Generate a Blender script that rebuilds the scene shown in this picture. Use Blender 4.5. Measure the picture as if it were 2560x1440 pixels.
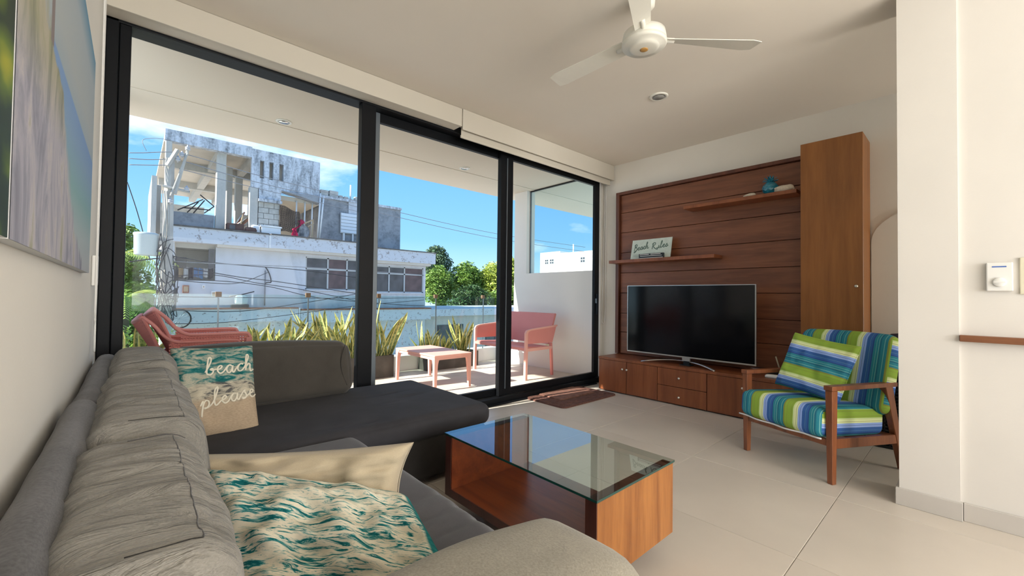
import bpy, bmesh, math, random
from mathutils import Vector, Matrix, noise
from mathutils.bvhtree import BVHTree
for o in list(bpy.data.objects): bpy.data.objects.remove(o)
SC = bpy.context.scene
COL = SC.collection
random.seed(7)
PI = math.pi

# ---------------------------------------------------------------- camera
F, YAW, PIT, ROL = 1045.0, math.radians(42.26), math.radians(1.136), math.radians(.70)
CAM = Vector((0, 0, 1.075))
_f = Vector((math.sin(YAW)*math.cos(PIT), math.cos(YAW)*math.cos(PIT), math.sin(PIT)))
_r0 = Vector((math.cos(YAW), -math.sin(YAW), 0)); _u0 = _r0.cross(_f)
_r = _r0*math.cos(ROL) + _u0*math.sin(ROL); _u = _u0*math.cos(ROL) - _r0*math.sin(ROL)
cd = bpy.data.cameras.new('camera'); cam = bpy.data.objects.new('camera', cd); COL.objects.link(cam)
cd.sensor_width = 36; cd.lens = F/2560*36; cd.clip_start = .02; cd.clip_end = 500
cam.matrix_world = Matrix(((_r.x, _u.x, -_f.x, 0), (_r.y, _u.y, -_f.y, 0), (_r.z, _u.z, -_f.z, CAM.z), (0, 0, 0, 1)))
SC.camera = cam
def ray(x, y): return _f + _r*((x-1280)/F) + _u*((720-y)/F)
def at(x, y, Y): d = ray(x, y); return CAM + d*((Y-CAM.y)/d.y)      # the point a pixel shows, at a known distance Y
def atX(x, y, X): d = ray(x, y); return CAM + d*((X-CAM.x)/d.x)
def atZ(x, y, Z): d = ray(x, y); return CAM + d*((Z-CAM.z)/d.z)

# ---------------------------------------------------------------- view, sky, sun, added area lights
vs = SC.view_settings
vs.view_transform = 'Standard'; vs.look = 'None'; vs.gamma = 1; vs.use_curve_mapping = False; vs.exposure = EXPOSURE = 0.30
W = bpy.data.worlds.new('sky'); SC.world = W; W.use_nodes = True
nt = W.node_tree; nt.nodes.clear()
def nd(t, k, **kw):
    n = t.nodes.new(k)
    for a, b in kw.items(): setattr(n, a, b)
    return n
tc = nd(nt, 'ShaderNodeTexCoord'); sep = nd(nt, 'ShaderNodeSeparateXYZ'); nt.links.new(tc.outputs['Generated'], sep.inputs[0])
rmp = nd(nt, 'ShaderNodeValToRGB'); nt.links.new(sep.outputs['Z'], rmp.inputs[0])
cr = rmp.color_ramp
cr.elements[0].position = 0; cr.elements[0].color = (.52, .74, .86, 1)
cr.elements[1].position = 1; cr.elements[1].color = (.06, .21, .58, 1)
e = cr.elements.new(.13); e.color = (.225, .49, .80, 1)
e = cr.elements.new(.32); e.color = (.13, .37, .77, 1)
mp = nd(nt, 'ShaderNodeMapping'); mp.inputs['Scale'].default_value = (1.5, 1.5, 4.2); mp.inputs['Location'].default_value = (.30, .45, .1)
nt.links.new(tc.outputs['Generated'], mp.inputs[0])
nz = nd(nt, 'ShaderNodeTexNoise'); nz.inputs['Scale'].default_value = 1.25; nz.inputs['Detail'].default_value = 7; nz.inputs['Roughness'].default_value = .58
nt.links.new(mp.outputs[0], nz.inputs['Vector'])
cm = nd(nt, 'ShaderNodeMapRange'); cm.inputs[1].default_value = .50; cm.inputs[2].default_value = .68; nt.links.new(nz.outputs[0], cm.inputs[0])
mx = nd(nt, 'ShaderNodeMix', data_type='RGBA'); mx.inputs['B'].default_value = (1.05, 1.08, 1.12, 1)
nt.links.new(cm.outputs[0], mx.inputs['Factor']); nt.links.new(rmp.outputs[0], mx.inputs['A'])
bg = nd(nt, 'ShaderNodeBackground'); bg.inputs[1].default_value = 1.35
wo = nd(nt, 'ShaderNodeOutputWorld'); nt.links.new(mx.outputs['Result'], bg.inputs[0]); nt.links.new(bg.outputs[0], wo.inputs[0])

sl = bpy.data.lights.new('sun', 'SUN'); sl.energy = 11.0; sl.angle = math.radians(.6); sl.color = (1, .93, .82)
sun = bpy.data.objects.new('sun', sl); COL.objects.link(sun)
sun.rotation_euler = Vector((-1.65, .235, 1.0)).to_track_quat('Z', 'Y').to_euler(); sun.location = (-8, 6, 9)
# added area light in the unseen rear, brightening the room from behind
al = bpy.data.lights.new('rear_fill', 'AREA'); al.shape = 'RECTANGLE'; al.size = 2.9; al.size_y = 2.1; al.energy = 180; al.color = (1, .97, .925)
ao = bpy.data.objects.new('rear_fill', al); COL.objects.link(ao); ao.location = (1.45, -4.52, 1.5); ao.rotation_euler = (math.radians(132), 0, 0)

al2 = bpy.data.lights.new('side_fill', 'AREA'); al2.shape = 'RECTANGLE'; al2.size = 1.9; al2.size_y = 2.4; al2.energy = 50; al2.color = (1, .955, .89)  # added area light by the unseen left wall, lifting pier and ceiling
ao2 = bpy.data.objects.new('side_fill', al2); COL.objects.link(ao2); ao2.location = (-.12, -3.2, 1.40); ao2.rotation_euler = (0, -math.radians(118), 0)

al3 = bpy.data.lights.new('hallway_fill', 'AREA'); al3.shape = 'RECTANGLE'; al3.size = 1.0; al3.size_y = 2.0; al3.energy = 70; al3.color = (1, .95, .87)  # added light out of view, brightening the dim hallway side
ao3 = bpy.data.objects.new('hallway_fill', al3); COL.objects.link(ao3); ao3.location = (3.9, -4.5, 1.2); ao3.rotation_euler = (math.radians(120), 0, 0)

# ---------------------------------------------------------------- materials
MATS = {}
def base(name):
    m = bpy.data.materials.new(name); m.use_nodes = True; MATS[name] = m
    t = m.node_tree; b = t.nodes['Principled BSDF']
    return m, t, b
def link(t, a, b): t.links.new(a, b)
def coords(t, kind='Object', scale=(1, 1, 1), loc=(0, 0, 0), rot=(0, 0, 0)):
    c = nd(t, 'ShaderNodeTexCoord'); m = nd(t, 'ShaderNodeMapping')
    m.inputs['Scale'].default_value = scale; m.inputs['Location'].default_value = loc; m.inputs['Rotation'].default_value = rot
    link(t, c.outputs[kind], m.inputs[0]); return m.outputs[0]
def nz_(t, vec, scale, detail=3, rough=.5, dist=0):
    n = nd(t, 'ShaderNodeTexNoise'); n.inputs['Scale'].default_value = scale; n.inputs['Detail'].default_value = detail
    n.inputs['Roughness'].default_value = rough; n.inputs['Distortion'].default_value = dist
    link(t, vec, n.inputs['Vector']); return n.outputs[0]
def ramp(t, fac, stops, interp='LINEAR'):
    r = nd(t, 'ShaderNodeValToRGB'); c = r.color_ramp; c.interpolation = interp
    while len(c.elements) > 1: c.elements.remove(c.elements[-1])
    c.elements[0].position = stops[0][0]; c.elements[0].color = (*stops[0][1], 1)
    for p, k in stops[1:]: c.elements.new(p).color = (*k, 1)
    link(t, fac, r.inputs[0]); return r.outputs[0]
def mixc(t, fac, a, b, mode='MIX'):
    m = nd(t, 'ShaderNodeMix', data_type='RGBA', blend_type=mode)
    for s, v in (('Factor', fac), ('A', a), ('B', b)):
        if hasattr(v, 'links'): link(t, v, m.inputs[s])
        else: m.inputs[s].default_value = v if isinstance(v, float) else (*v, 1)
    return m.outputs['Result']
def mth(t, op, a, b=None, c=None):
    m = nd(t, 'ShaderNodeMath', operation=op)
    for i, v in enumerate((a, b, c)):
        if v is None: continue
        if hasattr(v, 'links'): link(t, v, m.inputs[i])
        else: m.inputs[i].default_value = v
    return m.outputs[0]
def bump(t, b, h, strength=.3, dist=.01):
    n = nd(t, 'ShaderNodeBump'); n.inputs['Strength'].default_value = strength; n.inputs['Distance'].default_value = dist
    link(t, h, n.inputs['Height']); link(t, n.outputs[0], b.inputs['Normal'])
def M(name, col, rough=.6, metal=0, var=0, vscale=4, bmp=0, bscale=60, spec=.5, coat=0, bdist=.004, stretch=(1, 1, 1)):
    m, t, b = base(name)
    b.inputs['Base Color'].default_value = (*col, 1); b.inputs['Roughness'].default_value = rough; b.inputs['Metallic'].default_value = metal
    b.inputs['Specular IOR Level'].default_value = spec; b.inputs['Coat Weight'].default_value = coat
    if var:
        v = nz_(t, coords(t, 'Object', stretch), vscale, 4)
        link(t, ramp(t, v, [(.3, tuple(c*(1-var) for c in col)), (.7, tuple(min(1, c*(1+var)) for c in col))]), b.inputs['Base Color'])
    if bmp: bump(t, b, nz_(t, coords(t, 'Object', stretch), bscale, 3), bmp, bdist)
    return m
def wood(name, dark, light, axis='Z', scale=1, rough=.4, coat=.0, figure=1.0):
    m, t, b = base(name)
    s = {'X': (.8, 9, 9), 'Y': (9, .8, 9), 'Z': (9, 9, .8)}[axis]
    v = coords(t, 'Object', tuple(k*scale for k in s))
    n1 = nz_(t, v, 1.6, 6, .55, .6*figure); n2 = nz_(t, v, 9, 4, .6)
    f = mth(t, 'ADD', mth(t, 'MULTIPLY', n1, .75), mth(t, 'MULTIPLY', n2, .25))
    link(t, ramp(t, f, [(.36, dark), (.64, light)]), b.inputs['Base Color'])
    b.inputs['Roughness'].default_value = rough; b.inputs['Coat Weight'].default_value = coat; b.inputs['Coat Roughness'].default_value = .15
    bump(t, b, n2, .08, .002)
    return m
def glass(name, tint=(.96, .985, .975), ior=1.45, refl=1.0, dirt=0):
    m = bpy.data.materials.new(name); m.use_nodes = True; t = m.node_tree; t.nodes.clear(); MATS[name] = m
    tr = nd(t, 'ShaderNodeBsdfTransparent'); tr.inputs[0].default_value = (*tint, 1)
    gl = nd(t, 'ShaderNodeBsdfGlossy'); gl.inputs['Roughness'].default_value = .0; gl.inputs[0].default_value = (refl, refl, refl, 1)
    fr = nd(t, 'ShaderNodeFresnel'); fr.inputs[0].default_value = ior
    ms = nd(t, 'ShaderNodeMixShader'); o = nd(t, 'ShaderNodeOutputMaterial')
    ge = nd(t, 'ShaderNodeNewGeometry'); k = mth(t, 'MULTIPLY', fr.outputs[0], mth(t, 'SUBTRACT', 1.0, ge.outputs['Backfacing']))   # reflect once, at the outer face
    link(t, k, ms.inputs[0]); link(t, tr.outputs[0], ms.inputs[1]); link(t, gl.outputs[0], ms.inputs[2])
    link(t, ms.outputs[0], o.inputs[0]); return m
def fabric(name, col, var=.18, rough=.95, weave=420, bs=.25, sheen=.2, hue=None):
    m, t, b = base(name)
    v = coords(t)
    n1 = nz_(t, v, 5, 4, .6); n2 = nz_(t, coords(t, 'Object', (1, 1, 2.5)), weave, 2)
    f = mth(t, 'ADD', mth(t, 'MULTIPLY', n1, .55), mth(t, 'MULTIPLY', n2, .45))
    lo = tuple(c*(1-var) for c in col); hi = tuple(min(1, c*(1+var)) for c in (hue or col))
    link(t, ramp(t, f, [(.35, lo), (.65, hi)]), b.inputs['Base Color'])
    b.inputs['Roughness'].default_value = rough; b.inputs['Specular IOR Level'].default_value = .15 if max(col) > .06 else .07; b.inputs['Sheen Weight'].default_value = sheen if max(col) > .06 else .03
    bump(t, b, n2, bs, .0015)
    return m

# ---------------------------------------------------------------- object helpers
def tag(o, label=None, cat=None, group=None, kind=None):
    for k, v in (('label', label), ('category', cat), ('group', group), ('kind', kind)):
        if v: o[k] = v
    return o
def thing(name, label, cat, loc=(0, 0, 0), group=None, kind=None):
    o = bpy.data.objects.new(name, None); COL.objects.link(o); o.location = loc; o.empty_display_size = .1
    return tag(o, label, cat, group, kind)
def obj(name, bm, mat, parent=None, smooth=False, **kw):
    me = bpy.data.meshes.new(name)
    if isinstance(bm, bmesh.types.BMesh): bm.to_mesh(me); bm.free()
    else: me.from_pydata(bm[0], [], bm[1])
    for m in (mat if isinstance(mat, (list, tuple)) else [mat]): me.materials.append(MATS[m] if isinstance(m, str) else m)
    if smooth: me.polygons.foreach_set('use_smooth', [True]*len(me.polygons))
    o = bpy.data.objects.new(name, me); COL.objects.link(o)
    if parent:
        o.parent = parent
        if parent.type == 'EMPTY': o.matrix_parent_inverse = parent.matrix_basis.inverted()
    return tag(o, **kw)
def recenter(o):                       # origin of a one-mesh thing to the middle of its base
    xs = [v.co for v in o.data.vertices]
    c = Vector(((min(v.x for v in xs)+max(v.x for v in xs))/2, (min(v.y for v in xs)+max(v.y for v in xs))/2, min(v.z for v in xs)))
    o.data.transform(Matrix.Translation(-c)); o.location = c
    return o
def bx(bm, x0, x1, y0, y1, z0, z1, bev=0, seg=2, rot=None):
    r = bmesh.ops.create_cube(bm, size=1)
    vs_ = r['verts']
    bmesh.ops.scale(bm, vec=(x1-x0, y1-y0, z1-z0), verts=vs_)
    if bev:
        ed = list({e for v in vs_ for e in v.link_edges})
        q = bmesh.ops.bevel(bm, geom=ed, offset=bev, segments=seg, profile=.5, affect='EDGES')
        vs_ = list({v for f in q['faces'] for v in f.verts} | {v for v in vs_ if v.is_valid})
    if rot: bmesh.ops.rotate(bm, cent=(0, 0, 0), matrix=rot, verts=vs_)
    bmesh.ops.translate(bm, vec=((x0+x1)/2, (y0+y1)/2, (z0+z1)/2), verts=vs_)
    return vs_
def box(name, x0, x1, y0, y1, z0, z1, mat, parent=None, bev=0, seg=2, **kw):
    bm = bmesh.new(); bx(bm, x0, x1, y0, y1, z0, z1, bev, seg)
    return obj(name, bm, mat, parent, bev > 0 and seg > 2, **kw)
def boxes(name, lst, mat, parent=None, bev=0, **kw):
    bm = bmesh.new()
    for b in lst: bx(bm, *b, bev)
    return obj(name, bm, mat, parent, **kw)
def tube(bm, pts, r, n=6, cap=True, flat=None):
    pts = [Vector(p) for p in pts]; rings = []
    up = Vector((0, 0, 1))
    for i, p in enumerate(pts):
        d = (pts[min(i+1, len(pts)-1)] - pts[max(i-1, 0)]).normalized()
        s = d.cross(up)
        if s.length < 1e-3: s = d.cross(Vector((1, 0, 0)))
        s.normalize(); u2 = s.cross(d).normalized()
        rr = r[i] if isinstance(r, (list, tuple)) else r
        rings.append([bm.verts.new(p + (s*math.cos(a)+u2*math.sin(a))*rr) for a in [2*PI*k/n for k in range(n)]])
    for a, b in zip(rings, rings[1:]):
        for k in range(n): bm.faces.new((a[k], a[(k+1) % n], b[(k+1) % n], b[k]))
    if cap and n > 2: bm.faces.new(rings[0][::-1]); bm.faces.new(rings[-1])
def tubes(name, paths, r, mat, parent=None, n=6, smooth=True, **kw):
    bm = bmesh.new()
    for p in paths: tube(bm, p, r, n)
    return obj(name, bm, mat, parent, smooth, **kw)
def lathe(name, prof, c, mat, parent=None, n=32, axis='Z', smooth=True, **kw):
    bm = bmesh.new(); rings = []
    for r, z in prof:
        ring = []
        for k in range(n):
            a = 2*PI*k/n; p = (r*math.cos(a), r*math.sin(a), z)
            if axis == 'X': p = (z, p[0], p[1])
            if axis == 'Y': p = (p[0], z, p[1])
            ring.append(bm.verts.new((p[0]+c[0], p[1]+c[1], p[2]+c[2])))
        rings.append(ring)
    for a, b in zip(rings, rings[1:]):
        for k in range(n): bm.faces.new((a[k], a[(k+1) % n], b[(k+1) % n], b[k]))
    bm.faces.new(rings[0][::-1]); bm.faces.new(rings[-1])
    bmesh.ops.recalc_face_normals(bm, faces=bm.faces)
    return obj(name, bm, mat, parent, smooth, **kw)
def prism(bm, poly, axis, a, b):
    """extrude a 2D polygon; axis X: poly=(y,z), Y: (x,z), Z: (x,y)"""
    f = {'X': lambda p, t: (t, p[0], p[1]), 'Y': lambda p, t: (p[0], t, p[1]), 'Z': lambda p, t: (p[0], p[1], t)}[axis]
    A = [bm.verts.new(f(p, a)) for p in poly]; B = [bm.verts.new(f(p, b)) for p in poly]
    n = len(poly); bm.faces.new(A); bm.faces.new(B[::-1])
    for i in range(n): bm.faces.new((A[i], B[i], B[(i+1) % n], A[(i+1) % n]))
    bmesh.ops.recalc_face_normals(bm, faces=bm.faces)
def softbox(name, x0, x1, y0, y1, z0, z1, r, mat, parent=None, n=14, bulge=(0, 0, 0), disp=None, **kw):
    """upholstered box: rounded edges, swelling faces, optional displacement disp(p, normal) -> offset"""
    c = Vector(((x0+x1)/2, (y0+y1)/2, (z0+z1)/2)); h = Vector(((x1-x0)/2, (y1-y0)/2, (z1-z0)/2))
    mn = min(h); N = [max(4, min(60, int(n*k/mn*.6))) for k in h]
    bm = bmesh.new(); grid = {}
    def vert(i, j, k):
        key = (i, j, k)
        if key in grid: return grid[key]
        q = Vector((2*i/N[0]-1, 2*j/N[1]-1, 2*k/N[2]-1))
        # concentrate samples near the edges
        q = Vector([math.copysign(1-(1-abs(t))**1.25, t) for t in q])
        p = Vector((q.x*h.x, q.y*h.y, q.z*h.z))
        inn = Vector([max(-(h[a]-r), min(h[a]-r, p[a])) for a in range(3)])
        d = p-inn
        nrm = d.normalized() if d.length > 1e-6 else Vector((0, 0, 1))
        p = inn + nrm*min(r, d.length if d.length < r*.999 else r) if d.length > 1e-6 else p
        for a in range(3):
            b_, c_ = [t for t in range(3) if t != a]
            if abs(abs(q[a])-1) < 1e-6:
                p[a] += math.copysign(bulge[a], q[a])*max(0, 1-q[b_]**2)**.8*max(0, 1-q[c_]**2)**.8
        w = p+c
        if disp: w = w + disp(w, nrm, q)
        grid[key] = bm.verts.new(w); return grid[key]
    for a in range(3):
        b_, c_ = [t for t in range(3) if t != a]
        for s in (0, N[a]):
            for i in range(N[b_]):
                for j in range(N[c_]):
                    quad = []
                    for di, dj in ((0, 0), (1, 0), (1, 1), (0, 1)):
                        key = [0, 0, 0]; key[a] = s; key[b_] = i+di; key[c_] = j+dj; quad.append(vert(*key))
                    try: bm.faces.new(quad)
                    except ValueError: pass
    bmesh.ops.recalc_face_normals(bm, faces=bm.faces)
    return obj(name, bm, mat, parent, True, **kw)
def pillow(name, TL, TR, BL, thick, mat, parent=None, n=36, wr=.006, seed=0, pinch=.05, power=.32, **kw):
    """cushion spanned by three corners; UVs run over its face. Returns object and face(u,v,lift) for trim."""
    TL, TR, BL = Vector(TL), Vector(TR), Vector(BL)
    ex = (TR-TL)/2; ey = (TL-BL)/2; nrm = ex.cross(ey).normalized(); c = TL+ex-ey
    def P(u, v, side, lift=0):
        uu = u*(1-pinch*(1-v*v)*abs(u)**.5 if True else 1); vv = v*(1-pinch*(1-u*u)*abs(v)**.5)
        t = thick/2*(max(0, 1-u**4)*max(0, 1-v**4))**power
        q = Vector((u*2.2+seed, v*2.2, side*3.1))
        w = wr*(noise.noise(q*1.3)*1.4 + noise.noise(q*3.1)*.7)*(1-max(abs(u), abs(v))**6)*3
        w += wr*2.0*abs(noise.noise(Vector((u*4+v*2+seed*2, u*v*3, seed))))*max(abs(u), abs(v))*(1-max(abs(u), abs(v))**8)
        return c + ex*uu + ey*vv + nrm*(side*(t+w) + lift)
    verts = []; faces = []; uvs = []
    for side in (1, -1):
        o = len(verts)
        for j in range(n+1):
            for i in range(n+1):
                u = math.sin((2*i/n-1)*PI/2*.999); v = math.sin((2*j/n-1)*PI/2*.999)
                verts.append(P(u, v, side)); uvs.append(((u+1)/2, (v+1)/2))
        for j in range(n):
            for i in range(n):
                a = o+j*(n+1)+i; q = (a, a+1, a+n+2, a+n+1); faces.append(q if side > 0 else q[::-1])
    me = bpy.data.meshes.new(name); me.from_pydata(verts, [], faces)
    ul = me.uv_layers.new(name='UVMap')
    for l in me.loops: ul.data[l.index].uv = uvs[l.vertex_index]
    bm = bmesh.new(); bm.from_mesh(me); bmesh.ops.remove_doubles(bm, verts=bm.verts, dist=.0006); bm.to_mesh(me); bm.free()
    me.materials.append(MATS[mat]); me.polygons.foreach_set('use_smooth', [True]*len(me.polygons))
    o = bpy.data.objects.new(name, me); COL.objects.link(o)
    if parent:
        o.parent = parent; o.matrix_parent_inverse = parent.matrix_basis.inverted()
    tag(o, **kw)
    return o, (lambda u, v, lift=.002: P(u, v, 1, lift))
def drape(o, pts, r, mat, parent, name='seam', lift=0):
    """a stitched seam laid on top of a soft mesh: (x, y) points dropped onto it"""
    t = BVHTree.FromPolygons([v.co for v in o.data.vertices], [p.vertices[:] for p in o.data.polygons]); out = []
    for x, y in pts:
        h = t.ray_cast(Vector((x, y, 3)), Vector((0, 0, -1)))
        if h[0]: out.append(h[0]+Vector((0, 0, lift)))
    return tubes(name, [out], r, mat, parent, 5) if len(out) > 2 else None
def smooth_path(pts, sub=5):
    pts = [Vector(p) if len(p) == 3 else Vector((p[0], p[1], 0)) for p in pts]; out = []
    for i in range(len(pts)-1):
        p0, p1, p2, p3 = pts[max(i-1, 0)], pts[i], pts[i+1], pts[min(i+2, len(pts)-1)]
        for k in range(sub):
            t = k/sub
            out.append(.5*((2*p1)+(p2-p0)*t+(2*p0-5*p1+4*p2-p3)*t*t+(3*p1-p0-3*p2+p3)*t**3))
    out.append(pts[-1]); return out
# ---------------------------------------------------------------- the materials of the place
M('wall_paint', (.83, .80, .74), .9, var=.03, vscale=1.2, bmp=.08, bscale=90)
M('balcony_white', (.82, .80, .77), .9, var=.03, vscale=1.5, bmp=.08, bscale=90)
M('wall_white', (.72, .69, .645), .9, var=.03, vscale=1.5, bmp=.08, bscale=90)
M('ceiling_paint', (.82, .755, .665), .92, var=.025, vscale=.8)  # cream holds some warm floor bounce put into the colour
M('soffit_paint', (.70, .63, .525), .92, var=.02, vscale=1)  # warm bounce off the sunlit balcony floor is mixed into this tone
M('grout', (.36, .33, .29), .9)
M('tile', (.62, .565, .495), .34, var=.06, vscale=1.6, bmp=.03, bscale=40, spec=.45)
M('balcony_tile', (.60, .55, .47), .55, var=.09, vscale=3, bmp=.06, bscale=40)
M('baseboard_stone', (.55, .52, .48), .45, var=.05, vscale=3)
M('black_metal', (.006, .007, .009), .45, spec=.18)
M('grey_metal', (.16, .19, .22), .35, metal=.4)
M('white_plastic', (.82, .81, .78), .45)
M('cream_plastic', (.72, .68, .52), .5)
M('valance', (.64, .595, .51), .75)
M('blind_cloth', (.62, .575, .49), .9)
M('chrome', (.75, .74, .71), .22, metal=1)
M('silver', (.62, .62, .61), .3, metal=.9)
M('knob_metal', (.80, .76, .68), .3, metal=.8)
wood('wood_panel', (.165, .056, .028), (.285, .108, .052), 'Y', .9, .42)
wood('wood_frame', (.095, .030, .018), (.165, .058, .032), 'Z', 1, .45)
wood('wood_cabinet', (.24, .088, .020), (.36, .140, .034), 'Z', .7, .38)
wood('wood_console', (.20, .060, .024), (.32, .106, .040), 'Z', .8, .36)
wood('wood_chair', (.165, .050, .018), (.29, .096, .034), 'Z', 1.4, .35, .1)
wood('wood_table_end', (.24, .080, .018), (.40, .160, .040), 'Z', 1.1, .36, figure=2)
wood('wood_table_inner', (.12, .020, .006), (.21, .045, .012), 'Y', 1, .3, .1)
wood('wood_table_dark', (.045, .012, .008), (.085, .022, .014), 'Z', 1, .4)
wood('wood_ledge', (.20, .075, .035), (.33, .14, .065), 'Y', 1.3, .45)
glass('pane', (.975, .985, .985), 1.16)
glass('rail_glass', (.82, .92, .90), 1.35)
glass('table_glass', (.84, .90, .875), 2.4)
glass('balcony_pane', (.86, .91, .90), 1.5)
M('glass_edge', (.01, .06, .05), .1, spec=.8)
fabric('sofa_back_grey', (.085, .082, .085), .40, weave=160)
fabric('sofa_cushion_grey', (.255, .242, .218), .22, weave=300)
def wrinkle(name, stretch, scale, strength, dist):
    t = MATS[name].node_tree; b = t.nodes['Principled BSDF']; old = b.inputs['Normal'].links[0].from_socket
    n = nd(t, 'ShaderNodeBump'); n.inputs['Strength'].default_value = strength; n.inputs['Distance'].default_value = dist
    w = nz_(t, coords(t, 'Object', stretch), scale, 5, .6, 1.2); link(t, w, n.inputs['Height']); link(t, old, n.inputs['Normal']); link(t, n.outputs[0], b.inputs['Normal'])
wrinkle('sofa_cushion_grey', (2.5, 9, 2.5), 2.6, .9, .035)
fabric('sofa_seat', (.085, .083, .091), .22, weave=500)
fabric('sofa_chaise_shaded', (.050, .050, .057), .2, rough=.75, weave=500)  # seat fabric in a darker tone, its shade put into the colour
fabric('sofa_base', (.036, .034, .032), .25)
fabric('sofa_arm', (.290, .268, .222), .22, weave=220, bs=.5)
fabric('big_cushion', (.068, .062, .054), .2)
M('tv_black', (.004, .004, .005), .12, spec=.5)
M('plastic_black', (.012, .012, .013), .4)
M('rubber', (.02, .02, .02), .8)
M('mat_brown', (.135, .060, .045), .95, var=.35, vscale=40, bmp=.6, bscale=120, bdist=.01)
M('mat_small', (.22, .105, .075), .95, var=.3, vscale=25, bmp=.6, bscale=120, bdist=.01)
M('pink_plastic', (.70, .255, .225), .5, var=.03, vscale=5)
M('pink_light', (.80, .40, .33), .5)
M('planter_grey', (.085, .075, .065), .8, var=.35, vscale=6, bmp=.2, bscale=50)
M('soil', (.06, .04, .025), 1)
M('brass', (.19, .12, .07), .5, metal=.3)
M('sign_board', (.66, .76, .70), .7, var=.06, vscale=30)
M('sign_ink', (.16, .24, .21), .8)
M('sign_faint', (.45, .54, .52), .8)
M('pineapple_glaze', (.015, .22, .33), .25, var=.3, vscale=30, coat=.5)
M('shell_white', (.70, .62, .50), .5, var=.12, vscale=60, bmp=.3, bscale=80)
M('orange_wood', (.55, .30, .09), .5)
M('blue_print', (.08, .17, .50), .5)
M('fan_white', (.80, .78, .70), .35, spec=.5)
M('lens_grey', (.30, .29, .27), .3)
M('lettering', (.80, .75, .62), .8)
fabric('beige_pillow', (.52, .44, .315), .08, weave=300)
# ocean-wave prints
def ocean(name, beach=False):
    m, t, b = base(name)
    uv = nd(t, 'ShaderNodeUVMap'); mp = nd(t, 'ShaderNodeMapping'); link(t, uv.outputs[0], mp.inputs[0])
    mp.inputs['Scale'].default_value = (4.6, 18, 1) if not beach else (2.2, 8, 1)
    mp.inputs['Rotation'].default_value = (0, 0, .12 if not beach else .05)
    a = nz_(t, mp.outputs[0], 1.6, 8, .68, 1.3)
    c2 = nz_(t, mp.outputs[0], .55, 4, .6, .8)
    f = mth(t, 'ADD', mth(t, 'MULTIPLY', a, .72), mth(t, 'MULTIPLY', c2, .28))
    cream, mid, teal, deep = (.66, .60, .47), (.34, .43, .38), (.025, .21, .21), (.004, .09, .10)
    c = ramp(t, f, [(.41, deep), (.45, teal), (.475, mid), (.505, cream), (.565, (.66, .61, .49)), (.595, mid), (.625, (.04, .22, .22)), (.66, mid)])
    if not beach:
        s2 = nd(t, 'ShaderNodeSeparateXYZ'); link(t, uv.outputs[0], s2.inputs[0])
        eg = ramp(t, mth(t, 'ADD', s2.outputs['X'], mth(t, 'MULTIPLY', s2.outputs['Y'], -.06)), [(.90, (0, 0, 0)), (.915, (1, 1, 1))])
        c = mixc(t, eg, c, ramp(t, a, [(.4, deep), (.6, teal)]))
    if beach:
        sp = nd(t, 'ShaderNodeSeparateXYZ'); link(t, uv.outputs[0], sp.inputs[0])
        w = nz_(t, mp.outputs[0], 1.1, 5, .6)
        vv = mth(t, 'ADD', sp.outputs['Y'], mth(t, 'MULTIPLY', mth(t, 'SUBTRACT', w, .5), .22))
        sea = ramp(t, f, [(.38, deep), (.45, (.02, .17, .17)), (.50, (.20, .30, .27)), (.56, (.50, .47, .37)), (.66, (.10, .24, .23))])
        foam = ramp(t, a, [(.42, (.12, .12, .12)), (.48, (.45, .42, .34)), (.6, (.60, .55, .43))])
        sand = ramp(t, nz_(t, mp.outputs[0], 14, 3), [(.3, (.44, .34, .24)), (.7, (.55, .44, .32))])
        f1 = ramp(t, vv, [(.36, (0, 0, 0)), (.40, (1, 1, 1))]); f2 = ramp(t, vv, [(.54, (0, 0, 0)), (.58, (1, 1, 1))])
        c = mixc(t, f2, mixc(t, f1, sand, foam), sea)
    link(t, c, b.inputs['Base Color']); b.inputs['Roughness'].default_value = .9; b.inputs['Specular IOR Level'].default_value = .15
    bump(t, b, nz_(t, coords(t), 400, 2), .25, .001)
ocean('ocean_print'); ocean('beach_print', True)
# striped chair fabric: colour follows the first UV coordinate (metres across the stripes)
def stripes():
    m, t, b = base('stripe_fabric')
    uv = nd(t, 'ShaderNodeUVMap'); sp = nd(t, 'ShaderNodeSeparateXYZ'); link(t, uv.outputs[0], sp.inputs[0])
    fr = mth(t, 'FRACT', mth(t, 'MULTIPLY', sp.outputs['X'], 1/.235))
    lime, pale, cream = (.24, .38, .045), (.55, .66, .30), (.66, .74, .40)
    peri, blue, navy = (.26, .38, .72), (.03, .105, .33), (.02, .065, .24)
    teal, lteal, dteal = (.02, .20, .26), (.20, .45, .42), (.012, .13, .20)
    olive = (.22, .24, .05)
    lime, pale, cream, peri, blue, navy, teal, lteal, dteal, olive = [tuple(min(.9, k*1.22+.01) for k in q) for q in (lime, pale, cream, peri, blue, navy, teal, lteal, dteal, olive)]
    seq = [(lime, .06), (olive, .008), (lime, .035), (pale, .03), (cream, .05), (olive, .006), (cream, .03), (peri, .05), (navy, .006), (peri, .045), (blue, .075), (lteal, .006), (blue, .05),
           (navy, .03), (teal, .05), (lteal, .008), (teal, .045), (lteal, .008), (dteal, .04), (teal, .06), (lteal, .008), (teal, .05), (olive, .03), (lime, .06), (olive, .006), (lime, .04)]
    tot = sum(k for _, k in seq); p = 0; st = []
    for col, k in seq: st.append((p/tot, col)); p += k
    st = st[:31]
    c = ramp(t, fr, st, 'CONSTANT')
    link(t, c, b.inputs['Base Color']); b.inputs['Roughness'].default_value = .85; b.inputs['Specular IOR Level'].default_value = .2
    bump(t, b, nz_(t, coords(t), 500, 2), .2, .001)
stripes()
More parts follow.
